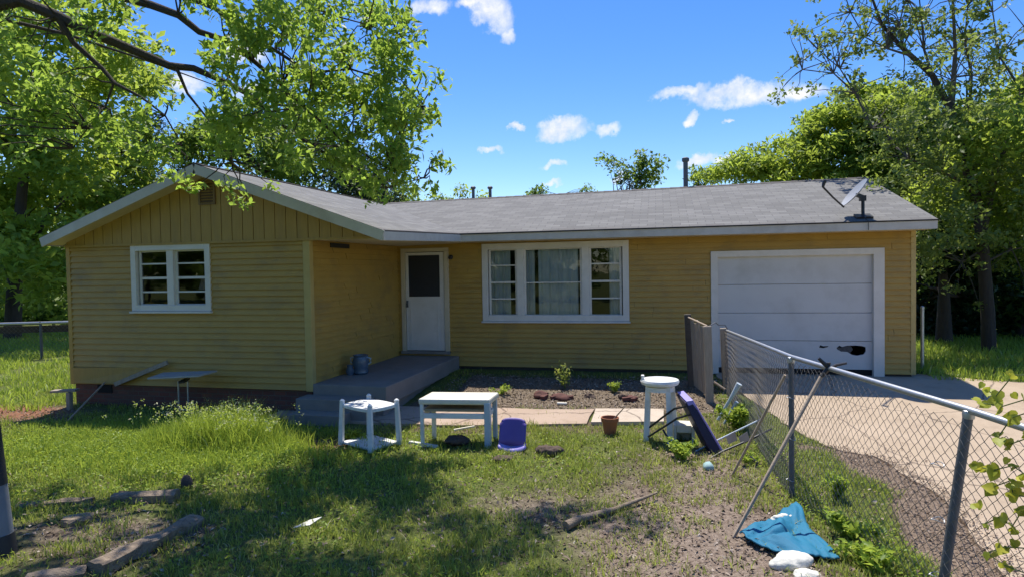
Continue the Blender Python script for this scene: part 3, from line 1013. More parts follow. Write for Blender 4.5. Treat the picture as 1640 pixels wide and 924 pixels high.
# soffits: main eave, porch roof, gable overhang
m = MB(); m.box((-3.78, -0.50, 2.60), (4.50, -0.0, 2.615)); m.build('soffit', M['soffit'], H)
m = MB(); m.prism([(XK + 0.03, -3.40, 2.555), (-3.94, -3.40, 2.53), (-3.82, -0.0, 2.60), (XK + 0.03, -0.0, 2.57)], (0, 0, 0.02)); m.build('soffit', M['soffit'], H, label='beige soffit over the porch')
m = MB()
m.prism([(-10.13, -3.77, 2.585), (-7.1, -3.77, 3.655), (-7.1, -3.43, 3.655), (-10.13, -3.43, 2.585)], (0, 0, 0.015))
m.prism([(-7.1, -3.77, 3.655), (-3.95, -3.77, 2.515), (-3.95, -3.43, 2.515), (-7.1, -3.43, 3.655)], (0, 0, 0.015))
m.build('gable_soffit', M['soffit'], H)

# gable panel with vertical grooves, spanning the wing and the porch
m = MB()
zr = lambda x: (2.595 + (x + 10.16) * (3.655 - 2.585) / 3.06) if x < -7.1 else (3.665 - (x + 7.1) * (3.655 - 2.515) / 3.15)
x = XL - 0.0
rg = random.Random(4)
ZB = 2.585
while x < -4.02:
    x1 = min(x + 0.195, -4.0)
    a, b = x + 0.006, x1 - 0.006
    pa, pb = zr(a), zr(b)
    if max(pa, pb) > ZB + 0.01:
        dd = rg.uniform(0, 0.004)
        top = [(b, D - 0.04 - dd, max(pb, ZB + 0.002)), (a, D - 0.04 - dd, max(pa, ZB + 0.002))]
        if a < -7.1 < b: top.insert(1, (-7.1, D - 0.04 - dd, 3.665))
        m.prism([(a, D - 0.04 - dd, ZB - 0.02), (b, D - 0.04 - dd, ZB - 0.02)] + top, (0, 0.03, 0))
    x = x1
m.prism([(XL, D - 0.012, ZB - 0.015), (-4.0, D - 0.012, ZB - 0.015), (-7.1, D - 0.012, 3.66)], (0, 0.03, 0))
gab = m.build('gable', M['gable'], H)
m = MB(); m.box((XL - 0.02, D - 0.058, ZB - 0.045), (-4.0, D - 0.045, ZB - 0.006)); m.build('gable_trim', M['gable'], H)
# louvred gable vent
v = MB()
vf = MB()
vf.box((-7.30, D - 0.068, 3.17), (-7.265, D - 0.046, 3.56)); vf.box((-7.02, D - 0.068, 3.17), (-6.985, D - 0.046, 3.56))
vf.box((-7.265, D - 0.068, 3.17), (-7.02, D - 0.046, 3.20)); vf.box((-7.265, D - 0.068, 3.53), (-7.02, D - 0.046, 3.56))
vent = vf.build('gable_vent', mat('brown_vent_paint', (0.22, 0.14, 0.06), 0.7), H)
for i in range(7):
    z = 3.21 + i * 0.046
    v.add([(-7.265, D - 0.064, z), (-7.02, D - 0.064, z), (-7.02, D - 0.046, z + 0.034), (-7.265, D - 0.046, z + 0.034)], [(0, 1, 2, 3)])
v.build('louvre', mat('brown_louvre_paint', (0.15, 0.09, 0.04), 0.7), vent)


# ---- windows
def pane(parent, x0, x1, z0, z1, y):
    m = MB(); m.add([(x0, y, z0), (x1, y, z0), (x1, y, z1), (x0, y, z1)], [(0, 1, 2, 3)])
    return m.build('pane', M['glass'], parent)


def frame_mb(m, x0, x1, z0, z1, y0, y1, w, wb=None):
    wb = wb or w
    m.box((x0, y0, z0), (x0 + w, y1, z1)); m.box((x1 - w, y0, z0), (x1, y1, z1))
    m.box((x0 + w, y0, z1 - w), (x1 - w, y1, z1)); m.box((x0 + w, y0, z0), (x1 - w, y1, z0 + wb))


def window(label, op, y, units, tw=0.095, sill=True):
    """cased window: units = (u0, u1, horizontal bars)"""
    x0, x1, z0, z1 = op
    m = MB()
    frame_mb(m, x0 - tw + 0.02, x1 + tw - 0.02, z0 - tw * 0.75 + 0.02, z1 + tw - 0.02, y - 0.042, y + 0.012, tw)
    cas = m.build('window', M['white'], H, bevel=0.004, label=label)
    m = MB(); m.box((x0 - tw, y - 0.085, z0 - tw * 0.75 - 0.015), (x1 + tw, y - 0.0, z0 - tw * 0.75 + 0.017)); m.build('sill', M['white'], cas, bevel=0.004)
    m = MB(); frame_mb(m, x0 - 0.02, x1 + 0.02, z0 - 0.02, z1 + 0.02, y + 0.012, y + 0.09, 0.03); m.build('jamb', M['white'], cas)
    us = sorted(units)
    for a, b in zip(us[:-1], us[1:]):
        m = MB(); m.box((a[1], y - 0.024, z0), (b[0], y + 0.088, z1)); m.build('mullion', M['white'], cas, bevel=0.004)
    for (a, b, bars) in us:
        f = MB(); frame_mb(f, a, b, z0, z1, y + 0.028, y + 0.06, 0.042, 0.06)
        for k, bw in bars:
            z = z0 + k * (z1 - z0)
            f.box((a + 0.04, y + 0.032, z - bw / 2), (b - 0.04, y + 0.056, z + bw / 2))
        sash = f.build('sash', M['white'], cas)
        pane(cas, a + 0.03, b - 0.03, z0 + 0.04, z1 - 0.03, y + 0.046)
    return cas


q4 = [(0.27, 0.026), (0.51, 0.04), (0.755, 0.026)]
wm = window('wide white picture window with three units beside the front door', WINM, 0.0,
            [(-3.37, -2.78, q4), (-2.64, -1.47, [(0.50, 0.022)]), (-1.33, -0.70, q4)], 0.12)
ww = window('white double window in the gabled wing', WINW, D, [(-8.58, -7.99, q4), (-7.86, -7.25, q4)], 0.10)


def curtain(x0, x1, z0, z1, y, parent, seed, amp=0.03):
    rg = random.Random(seed); m = MB(); n = 90
    xs = [x0 + (x1 - x0) * i / n for i in range(n + 1)]
    ph = [rg.uniform(0, 6) for _ in range(4)]
    off = [amp * (0.6 * math.sin(44 * x + ph[0] + 1.5 * math.sin(5 * x)) + 0.4 * math.sin(71 * x + ph[1])) for x in xs]
    V = []
    for x, o in zip(xs, off):
        V += [(x, y + o * 0.5, z1), (x, y + o, z0)]
    m.add(V, [(2 * i, 2 * i + 1, 2 * i + 3, 2 * i + 2) for i in range(n)])
    return m.build('curtain', M['curtain'], parent, smooth=False)


curtain(-2.36, -1.56, 0.95, 2.44, 0.13, wm, 3)
curtain(-2.64, -2.44, 0.95, 2.44, 0.14, wm, 9)
curtain(-3.36, -2.95, 0.95, 2.44, 0.16, wm, 12)
curtain(-0.95, -0.72, 0.95, 2.44, 0.18, wm, 15)
m = MB(); m.lathe((-7.55, D + 0.35, 1.62), [(0.05, 0), (0.06, 0.02), (0.02, 0.05), (0.02, 0.16), (0.11, 0.17), (0.065, 0.36)], 16)
m.build('lamp_in_window', M['pink'], ww)

# ---- front door with storm door
x0, x1, z0, z1 = DOOR
m = MB()
m.box((x0 - 0.075, -0.045, z0), (x0 + 0.012, 0.08, z1 + 0.02)); m.box((x1 - 0.012, -0.045, z0), (x1 + 0.085, 0.08, z1 + 0.02)); m.box((x0 - 0.075, -0.045, z1 - 0.0), (x1 + 0.085, 0.08, z1 + 0.075))
df = m.build('door_frame', M['soffit'], H, bevel=0.004)
m = MB()
fx0, fx1, fz0, fz1 = x0 + 0.02, x1 - 0.02, z0 + 0.015, z1 - 0.012
m.box((fx0, -0.02, fz0), (fx0 + 0.06, 0.02, fz1)); m.box((fx1 - 0.10, -0.02, fz0), (fx1, 0.02, fz1))
m.box((fx0 + 0.06, -0.02, fz1 - 0.06), (fx1 - 0.10, 0.02, fz1)); m.box((fx0 + 0.06, -0.02, fz0), (fx1 - 0.10, 0.02, fz0 + 1.12))
door = m.build('door', M['white'], H, bevel=0.005)
m = MB(); m.box((fx0 + 0.05, -0.002, fz0 + 1.10), (fx1 - 0.09, 0.012, fz1 - 0.05)); m.build('door_screen', M['screen'], door)
m = MB(); m.box((fx0 + 0.015, -0.04, fz0 + 0.90), (fx0 + 0.05, -0.02, fz0 + 1.04)); m.tube([(fx0 + 0.032, -0.035, fz0 + 0.98), (fx0 + 0.032, -0.075, fz0 + 0.98), (fx0 + 0.032, -0.075, fz0 + 0.90)], 0.009)
m.build('handle', M['galv_dull'], door)
m = MB(); frame_mb(m, fx0 + 0.10, fx1 - 0.14, fz0 + 0.10, fz0 + 1.0, -0.027, -0.02, 0.018); m.build('kick_panel', M['white'], door)
m = MB(); m.box((x0 - 0.08, -0.10, z0 - 0.05), (x1 + 0.09, 0.05, z0 + 0.004)); m.build('threshold', M['concrete'], df)
# porch lamp beside the door
m = MB(); m.lathe((-4.16, -0.024, 2.32), [(0.045, 0.0), (0.045, 0.02), (0.02, 0.03), (0.02, 0.05)], 12, (0, -1, 0)); m.lathe((-4.16, -0.075, 2.27), [(0.03, 0.0), (0.045, 0.04), (0.02, 0.07)], 12)
m.build('wall_lamp', M['black'], H)
# house number plaque on the porch wall
m = MB(); m.box((XK + 0.024, -2.80, 2.455), (XK + 0.038, -2.15, 2.53)); hn = m.build('house_number', M['black'], H)

# ---- garage door
x0, x1, z0, z1 = GAR
m = MB()
m.box((x0 - 0.11, -0.045, 0.03), (x0 + 0.015, 0.10, z1 + 0.10)); m.box((x1 - 0.015, -0.045, 0.03), (x1 + 0.16, 0.10, z1 + 0.10)); m.box((x0 + 0.015, -0.045, z1 - 0.012), (x1 - 0.015, 0.10, z1 + 0.10))
gf = m.build('garage_frame', M['white'], H, bevel=0.004)
gd = None
zz = [0.145, 0.655, 1.165, 1.69, 2.22]
hole_poly = [(3.12, 0.53), (3.17, 0.575), (3.21, 0.55), (3.30, 0.575), (3.44, 0.58), (3.54, 0.572), (3.60, 0.55), (3.605, 0.48), (3.57, 0.42), (3.46, 0.395), (3.38, 0.41), (3.30, 0.46), (3.20, 0.465), (3.14, 0.50)]
m = MB()
for i in range(1, 4):
    m.box((x0 + 0.005, 0.045, zz[i] + 0.003), (x1 - 0.005, 0.085, zz[i + 1] - 0.003))
gd = m.build('garage_door', M['garage'], H, bevel=0.005, label='white sectional garage door with a broken bottom section')


def holed_panel(xa, xb, za, zb, y, poly, depth):
    """flat section with an irregular hole broken through it"""
    bm = bmesh.new()
    out = [bm.verts.new((a, y, b)) for a, b in ((xa, za), (xb, za), (xb, zb), (xa, zb))]
    inn = [bm.verts.new((a, y, b)) for a, b in poly]
    es = [bm.edges.new((out[i], out[(i + 1) % 4])) for i in range(4)] + [bm.edges.new((inn[i], inn[(i + 1) % len(inn)])) for i in range(len(inn))]
    bmesh.ops.triangle_fill(bm, use_beauty=True, use_dissolve=False, edges=es)
    ext = bmesh.ops.extrude_face_region(bm, geom=bm.faces[:])
    for v_ in ext['geom']:
        if isinstance(v_, bmesh.types.BMVert): v_.co.y += depth
    bmesh.ops.recalc_face_normals(bm, faces=bm.faces)
    me = bpy.data.meshes.new('door_panel'); bm.to_mesh(me); bm.free()
    return me


me = holed_panel(x0 + 0.005, x1 - 0.005, zz[0], zz[1] - 0.004, 0.045, hole_poly, 0.03)
me.materials.append(M['garage'])
o = bpy.data.objects.new('door_panel', me); COL.objects.link(o); o.parent = gd; ORG[o.name] = (0, 0, 0)
o['label'] = 'bottom section with a ragged black hole'
m = MB(); m.prism([(3.10, 0.060, 0.55), (3.20, 0.060, 0.535), (3.27, 0.06, 0.59), (3.37, 0.066, 0.555), (3.40, 0.07, 0.50), (3.33, 0.06, 0.425), (3.22, 0.064, 0.45), (3.11, 0.06, 0.48)], (0, 0.008, 0)); m.build('torn_skin', mat('torn_door_skin', (0.15, 0.135, 0.125), 0.9, (0.04, 0.036, 0.034), 16, 0.8, 0.6, 40), gd)
m = MB(); m.prism([(2.83, 0.0425, 0.535), (2.90, 0.0425, 0.525), (2.97, 0.0425, 0.545), (2.99, 0.0425, 0.565), (2.90, 0.0425, 0.56), (2.85, 0.0425, 0.58)], (0, 0.001, 0)); m.build('scuff', M['dark'], gd)
m = MB(); m.box((x0 + 0.01, 0.05, 0.045), (x1 - 0.01, 0.08, 0.14)); m.build('bottom_seal', M['dark'], gd)
m = MB(); m.box((x0 - 0.1, 0.10, -0.05), (x1 + 0.1, 5.5, 0.035)); m.build('garage_floor', M['concrete'], H)

# ---- porch slab and steps
ph = MB()
ph.prism([(XK + 0.03, -3.45, 0.0), (-4.05, -3.52, 0.0), (-4.02, -0.03, 0.0), (XK + 0.03, -0.03, 0.0)], (0, 0, 0.29))
ph.prism([(XK + 0.04, -3.42, -0.4), (-4.12, -3.47, -0.4), (-4.10, -0.03, -0.4), (XK + 0.04, -0.03, -0.4)], (0, 0, 0.4))
porch = ph.build('porch', M['concrete'], H, bevel=0.012)
m = MB(); m.box((-5.42, -3.80, -0.4), (-4.25, -3.46, 0.13)); m.build('step', M['concrete'], porch, bevel=0.012)
m = MB(); m.box((-5.36, -4.10, -0.4), (-4.5, -3.80, -0.04)); m.build('step', M['concrete'], porch, bevel=0.012)

# ---- pipes on the roof
for (px, y, ztop, r) in ((758, 3.3, 4.22, 0.04), (785, 3.3, 4.20, 0.04)):
    p = at(px, 310, y)
    m = MB(); m.tube([(p.x, y, 3.75), (p.x, y, ztop - 0.06)], r, 12)
    m.lathe((p.x, y, ztop - 0.08), [(r + 0.005, 0), (r + 0.03, 0.02), (r + 0.03, 0.05), (r, 0.075)], 12)
    m.build('vent_pipe', M['galv_dull'], roof, smooth=True)
p = at(1098, 270, 3.4)
m = MB(); m.tube([(p.x, 3.4, 3.75), (p.x, 3.4, 4.60)], 0.055, 14)
m.lathe((p.x, 3.4, 4.56), [(0.06, 0), (0.085, 0.02), (0.085, 0.09), (0.05, 0.11)], 14)
m.build('flue_pipe', M['galv_dull'], roof, smooth=True)

def rumple(o, amp, seed):
    """creases a soft thing"""
    o.modifiers.clear()
    sb = o.modifiers.new('fine', 'SUBSURF'); sb.levels = sb.render_levels = 1
    tx = bpy.data.textures.new('rumple', 'CLOUDS'); tx.noise_scale = 0.055; tx.noise_depth = 3
    dm = o.modifiers.new('rumple', 'DISPLACE'); dm.texture = tx; dm.strength = amp * 2.2; dm.texture_coords = 'LOCAL'; dm.mid_level = 0.5


# ------------------------------------------------------------------ satellite dish
def roof_z(x, y):
    P = [Vector(p) for p in ROOF['A']]
    n = (P[1] - P[0]).cross(P[3] - P[0])
    return P[0].z - (n.x * (x - P[0].x) + n.y * (y - P[0].y)) / n.z


sx, sy = 3.47, -0.28
sz = roof_z(sx, sy)
S = thing('satellite_dish', 'grey satellite dish on a short mast at the garage end of the roof', 'satellite dish', (sx, sy, sz))
m = MB(); m.prism([(sx - 0.13, sy - 0.1, sz - 0.02), (sx + 0.13, sy - 0.1, sz - 0.02), (sx + 0.13, sy + 0.1, sz + 0.05), (sx - 0.13, sy + 0.1, sz + 0.05)], (0, -0.01, 0.03)); m.build('base', M['black'], S)
m = MB(); m.tube([(sx, sy, sz), (sx, sy + 0.02, sz + 0.12), (sx, sy + 0.02, sz + 0.38)], 0.028, 10); m.build('mast', M['black'], S, smooth=True)
dn = (at(1320, 292, -1.2) - at(1372, 318, -0.28)); dn = Vector((-0.76, -0.06, 0.62)).normalized()
dc = at(1367, 309, -0.30)
m = MB()
V = []; F = []; rings = 7; ns = 28
a1 = dn.cross(Vector((0, 0, 1))).normalized(); a2 = a1.cross(dn)
for back in (0, 1):
    for i in range(rings + 1):
        r = i / rings
        for k in range(ns):
            t = 2 * math.pi * k / ns
            V.append(dc + a1 * math.cos(t) * r * 0.27 + a2 * math.sin(t) * r * 0.30 + dn * (0.055 * (r * r - 1) - (0.008 if back else 0)))
for back in (0, 1):
    o0 = back * (rings + 1) * ns
    for i in range(rings):
        for k in range(ns):
            F.append((o0 + i * ns + k, o0 + i * ns + (k + 1) % ns, o0 + (i + 1) * ns + (k + 1) % ns, o0 + (i + 1) * ns + k))
o1 = (rings + 1) * ns
for k in range(ns):
    F.append((rings * ns + k, rings * ns + (k + 1) % ns, o1 + rings * ns + (k + 1) % ns, o1 + rings * ns + k))
m.add(V, F); m.build('reflector', M['dish'], S, smooth=True)
mh = Vector((sx, sy + 0.02, sz + 0.34))
m = MB(); m.beam(dc - dn * 0.06, mh + Vector((0, 0, 0.02)), 0.06, 0.06); m.box((mh.x - 0.055, mh.y - 0.04, mh.z - 0.045), (mh.x + 0.045, mh.y + 0.04, mh.z + 0.05)); m.build('bracket', M['black'], S)
lo = dc - a2 * 0.29 * (1 if a2.z > 0 else -1)
tip = at(1318, 300, -0.75)
m = MB(); m.tube([lo - dn * 0.03, lo.lerp(tip, 0.5) - Vector((0, 0, 0.01)), tip], 0.016, 8); m.build('feed_arm', M['black'], S, smooth=True)
m = MB(); m.tube([tip, tip + Vector((0.01, 0, 0.05)), tip + Vector((0.03, 0.0, 0.10))], [0.022, 0.028, 0.032], 10); m.build('receiver', M['black'], S, smooth=True)
m = MB(); m.tube([(sx, sy - 0.02, sz + 0.1), (sx - 0.02, sy - 0.2, sz - 0.04), (sx, -0.55, 2.76), (sx, -0.555, 2.60)], 0.006, 6); m.build('cable', M['black'], S)

# ------------------------------------------------------------------ yard furniture
def leg(m, base, top, w, w2=None):
    m.beam(base, top, w, w, (0, 1, 0), w2 or w, w2 or w)


# white plastic side table nearest the porch
cs = [Vector((-4.02, -4.98, 0)), Vector((-3.47, -5.25, 0)), Vector((-3.27, -4.84, 0)), Vector((-3.82, -4.57, 0))]
cc = sum(cs, Vector()) / 4
g0 = float(gz(cc.x, cc.y)) + 0.01
T = thing('side_table', 'white plastic side table with four corner posts and a low shelf, nearest the porch steps', 'table', (cc.x, cc.y, g0))
for i, c in enumerate(cs):
    m = MB(); top = cc.lerp(c, 0.93)
    leg(m, (c.x, c.y, g0), (top.x, top.y, g0 + 0.56), 0.062, 0.05); m.lathe((top.x, top.y, g0 + 0.56), [(0.032, 0), (0.034, 0.012), (0.02, 0.03), (0.004, 0.036)], 12)
    m.build('leg', M['plastic'], T, bevel=0.006)


def rounded(cs, cc, k, z, bulge=0.06, n=8, s=0.93):
    out = []
    q = [cc.lerp(c, s) for c in cs]
    for i in range(4):
        a, b = q[i], q[(i + 1) % 4]
        mid = (a + b) / 2; outd = (mid - cc).normalized()
        for j in range(n):
            t = j / n
            p = a.lerp(b, t) + outd * bulge * math.sin(math.pi * t)
            out.append(Vector((p.x, p.y, z)))
    return out


m = MB(); m.prism(rounded(cs, cc, 0, g0 + 0.485, 0.03), (0, 0, 0.045)); m.build('tabletop', M['plastic'], T, bevel=0.008)
m = MB(); m.prism(rounded(cs, cc, 0, g0 + 0.015, 0.0, 2, 0.98), (0, 0, 0.03)); m.build('shelf', M['plastic'], T, bevel=0.006)

# cream-topped white table
fl, fr = G(677, 715), G(782, 717)
bd = (fr - fl).normalized(); pd = Vector((-bd.y, bd.x, 0)); dep = 0.40
g0 = float(gz(fl.x, fl.y))
T = thing('work_table', 'low white table with a thick cream top and open shelf, beside the purple chair seat', 'table', ((fl + fr) / 2 + pd * dep / 2))
wz = 0.62
Lr = (fr - fl).length
for i, (p, w) in enumerate(((fl, 0.042), (fr, 0.075), (fr + pd * dep + bd * 0.03, 0.055), (fl + pd * dep + bd * 0.05, 0.05))):
    m = MB(); leg(m, p, p + Vector((0, 0, wz - 0.05)), w); m.build('leg', M['paleblue'] if i in (1, 2) else M['plastic'], T, bevel=0.004)  # right-hand legs take pale blue as painted shade on white
a = fl - bd * 0.04 - pd * 0.03 + Vector((0, 0, wz - 0.075)); b = fr + bd * 0.03 - pd * 0.03 + Vector((0, 0, wz - 0.075))
m = MB(); m.prism([a, b, b + pd * (dep + 0.08) + bd * 0.05, a + pd * (dep + 0.08) + bd * 0.05], (0, 0, 0.075)); m.build('tabletop', M['cream'], T, bevel=0.02)
m = MB(); m.beam(fl + bd * 0.01 + Vector((0, 0, 0.40)), fr - bd * 0.02 + Vector((0, 0, 0.40)), 0.03, 0.065); m.beam(fl + pd * dep + Vector((0, 0, 0.40)), fr + pd * dep + Vector((0, 0, 0.40)), 0.03, 0.065); m.beam(fr + Vector((0, 0, 0.40)), fr + pd * dep + Vector((0, 0, 0.40)), 0.03, 0.06)
m.beam(fl + Vector((0, 0, 0.40)), fl + pd * dep + Vector((0, 0, 0.40)), 0.03, 0.06)
m.build('rail', M['plastic'], T, bevel=0.004)
m = MB(); a = fl + bd * 0.03 + Vector((0, 0, 0.455)); b = fr - bd * 0.06 + Vector((0, 0, 0.455)); m.prism([a, b, b + pd * dep, a + pd * dep], (0, 0, 0.03)); m.build('shelf', mat('tan_shelf_board', (0.40, 0.29, 0.17), 0.7), T)

# tall white stool
b0, b1 = G(1036, 703), G(1071, 718)
ctr = Vector((0.0, -4.06, float(gz(0, -4.06))))
T = thing('stool', 'tall white stool with a round dished top, behind the tipped purple chair', 'stool', ctr)
hs_ = 0.74
for i, (dx, dy) in enumerate(((-0.17, 0.10), (0.12, -0.16), (0.19, 0.12), (-0.10, -0.14))):
    if i == 3: dx, dy = -0.18, -0.06
    m = MB(); leg(m, ctr + Vector((dx, dy, 0)), ctr + Vector((dx * 0.82, dy * 0.82, hs_)), 0.07, 0.06); m.build('leg', M['plastic'], T, bevel=0.006)
m = MB(); m.lathe(ctr + Vector((0, 0, hs_ - 0.02)), [(0.19, 0), (0.235, 0.02), (0.245, 0.05), (0.235, 0.075), (0.20, 0.07), (0.05, 0.066)], 28); m.build('seat', M['plastic'], T, smooth=True)
m = MB(); m.box(ctr + Vector((-0.235, -0.06, hs_ + 0.02)), ctr + Vector((-0.195, 0.02, hs_ + 0.11))); m.build('corner_post', M['plastic'], T, bevel=0.008)
m = MB()
m.lathe(ctr + Vector((0, 0, hs_ - 0.09)), [(0.17, 0), (0.18, 0.0), (0.18, 0.06), (0.17, 0.06)], 24); m.build('apron', M['plastic'], T)

# purple child's chair seat standing on end
c = G(824, 719)
T = thing('chair_seat', 'purple plastic child chair seat shell standing in the grass', 'chair', c)
V = []; F = []; nu, nv = 13, 16
for j in range(nv):
    t = j / (nv - 1)
    # profile: seat lip forward, then the back
    if t < 0.3:
        k = t / 0.3; y = -0.17 + 0.06 * k * k; z = 0.05 + 0.05 * math.sin(k * math.pi / 2)
    else:
        k = (t - 0.3) / 0.7; y = -0.11 + 0.10 * k; z = 0.10 + 0.30 * k
    for i in range(nu):
        u = i / (nu - 1) * 2 - 1
        wd = 0.165 * (1 - 0.10 * max(0, t - 0.85) / 0.15) * (0.94 if t < 0.05 else 1)
        bow = (-0.05 * u * u if t >= 0.3 else -0.02 * u * u)
        zz_ = z - (0.045 * (1 - u * u) if t < 0.35 else 0) - (0.03 * abs(u) ** 4 if t > 0.9 else 0)
        V.append(c + Vector((u * wd, y - bow * -0.6, max(0.005, zz_))))
for j in range(nv - 1):
    for i in range(nu - 1):
        F.append((j * nu + i, j * nu + i + 1, (j + 1) * nu + i + 1, (j + 1) * nu + i))
k = 5 * nu
m = MB(); m.add(V[k:], [tuple(i - k for i in f) for f in F if min(f) >= k]); o = m.build('backrest', M['purple'], T, smooth=True)
sm = o.modifiers.new('thick', 'SOLIDIFY'); sm.thickness = 0.012
m = MB(); m.add(V[:k + nu], [f for f in F if max(f) < k + nu]); o = m.build('seat', M['violet'], T, smooth=True)
sm = o.modifiers.new('thick', 'SOLIDIFY'); sm.thickness = 0.03
m = MB(); m.box(c + Vector((-0.14, -0.16, 0)), c + Vector((0.16, 0.02, 0.035))); m.build('base', M['black'], T, bevel=0.01)

# flower pot with a stick
c = G(977, 694)
T = thing('flower_pot', 'small terracotta flower pot with a dry stick leaning out', 'flower pot', c)
m = MB(); m.lathe(c, [(0.078, 0), (0.082, 0.02), (0.103, 0.17), (0.118, 0.17), (0.122, 0.225), (0.108, 0.225), (0.10, 0.16), (0.02, 0.155)], 24); pot = m.build('pot', M['terracotta'], T, smooth=True)
m = MB(); m.lump(c + Vector((0, 0, 0.15)), 0.095, 0.095, 0.03, 4); m.build('soil', M['clod'], T, smooth=True)
m = MB(); m.tube(curve_pts(c + Vector((0.02, 0, 0.14)), c + Vector((0.19, 0.02, 0.36)), 0.01, 5, 0.006), [0.012, 0.011, 0.01, 0.009, 0.008, 0.006], 7); m.build('stick', M['timber'], T)

# tipped child's chair with purple seat and black tube frame
T = thing('folding_chair', 'tipped over metal chair with a dark purple padded seat and black tube legs', 'chair', G(1130, 735))
p0, p1, q1, q0 = at(1097, 645, -4.42), at(1141, 730, -4.60), at(1158, 720, -4.60), at(1111, 641, -4.42)
ext = Vector((-0.10, 0.32, 0.045))
m = MB(); m.prism([p0, p1, p1.lerp(q1, 0.80), p0.lerp(q0, 0.80)], ext); m.build('seat', M['purple_dark'], T, bevel=0.012)
m = MB(); m.prism([p0.lerp(q0, 0.82), p1.lerp(q1, 0.82), q1, q0], ext); m.build('sunlit_seat_layer', M['lilac'], T, bevel=0.01)  # sunlit side of the seat, its brightness put into the lilac
m = MB(); m.prism([at(1099, 642, -4.425), at(1108, 660, -4.44), at(1117, 655, -4.44), at(1110, 640, -4.425)], Vector((-0.10, 0.33, 0.05))); m.build('worn_edge', M['violet'], T, bevel=0.004)
for pts in ([(1104, 649, -4.4), (1080, 654, -4.3), (1062, 667, -4.2), (1040, 684, -4.1)], [(1106, 663, -4.42), (1085, 669, -4.38), (1062, 684, -4.3), (1038, 699, -4.25)],
            [(1062, 688, -4.3), (1078, 715, -4.55), (1092, 746, -4.92)]):
    m = MB(); m.tube([at(*p) for p in pts], 0.013, 8); m.build('leg', M['black'], T, smooth=True)
m = MB(); m.tube([at(1128, 739, -4.78), at(1158, 722, -4.6), at(1200, 704, -4.45), at(1236, 686, -4.3)], 0.012, 8); m.build('back_frame', M['black'], T, smooth=True)
m = MB(); m.tube([at(1112, 723, -4.5), at(1150, 704, -4.35), at(1185, 687, -4.25), at(1220, 670, -4.15)], 0.010, 8); m.build('back_frame', M['paleblue'], T, smooth=True)
for a, b in ((1163, 1177), (1183, 1197)):
    m = MB(); m.prism([at(a, 701, -4.42), at(a + 4, 711, -4.5), at(b + 4, 704, -4.5), at(b, 692, -4.42)], (0.0, 0.02, 0.01)); m.build('backrest', M['black'], T)

# white crate behind the stool
c = G(1096, 712)
m = MB()
m.box(c + Vector((-0.13, 0.0, 0.0)), c + Vector((-0.09, 0.26, 0.24))); m.box(c + Vector((0.09, 0.0, 0.0)), c + Vector((0.13, 0.26, 0.24)))
m.box(c + Vector((-0.09, 0.0, 0.15)), c + Vector((0.09, 0.26, 0.25))); m.box(c + Vector((-0.09, 0.22, 0.0)), c + Vector((0.09, 0.26, 0.15)))
solo(m, 'plastic_crate', M['cream'], 'cream plastic crate half hidden behind the tall white stool legs', 'crate', bevel=0.012)

# pale blue tubes leaning out of a weed clump
T = thing('broken_chair_frame', 'pale blue metal tubes sticking up out of a weed clump by the wooden gate', 'chair frame', G(1168, 676))
for a, b, r, r2 in (((1150, 672, -3.2), (1184, 614, -3.3), 0.022, 0.04), ((1160, 678, -3.2), (1180, 643, -3.3), 0.02, 0.026)):
    m = MB(); m.tube([at(*a), at(*a).lerp(at(*b), 0.6), at(*b)], [r, r, r2], 10); m.build('tube', M['paleblue'], T, smooth=True)

# scraps of board in the grass
m = MB(); m.beam(G(656, 711, 0.03), G(700, 719, 0.035), 0.05, 0.03); solo(m, 'plank', M['plastic'], 'short white plank lying under the cream topped table', 'plank')
m = MB(); m.beam(G(727, 695, 0.06), G(760, 690, 0.07), 0.03, 0.02); solo(m, 'lath', M['cream'], 'thin pale wooden lath lying in the grass between the table legs', 'lath')
m = MB()
p = G(490, 848, 0.03)
m.prism([p + Vector((-0.09, -0.05, 0)), p + Vector((0.05, -0.02, 0.02)), p + Vector((0.10, 0.10, 0.05)), p + Vector((0.0, 0.06, 0.03))], (0, 0, 0.006))
solo(m, 'paper_scrap', M['pillow'], 'crumpled white paper scrap in the shaded grass', 'litter')
p = G(1135, 752, 0.0)
m = MB(); m.lump(p + Vector((0, 0, 0.03)), 0.06, 0.05, 0.05, 5, 0.5); solo(m, 'cloth_scrap', mat('pale_green_cloth', (0.34, 0.5, 0.48), 0.8), 'small pale green cloth scrap under the tipped chair', 'litter', smooth=True)
p = G(1213, 748, 0.0)
m = MB(); m.tube([p + Vector((-0.02, -0.03, 0.0)), p + Vector((0, 0, 0.05)), p + Vector((-0.07, 0.05, 0.1))], 0.018, 7); solo(m, 'pipe_stub', M['black'], 'short black pipe stub standing near the leaning poles', 'pipe')

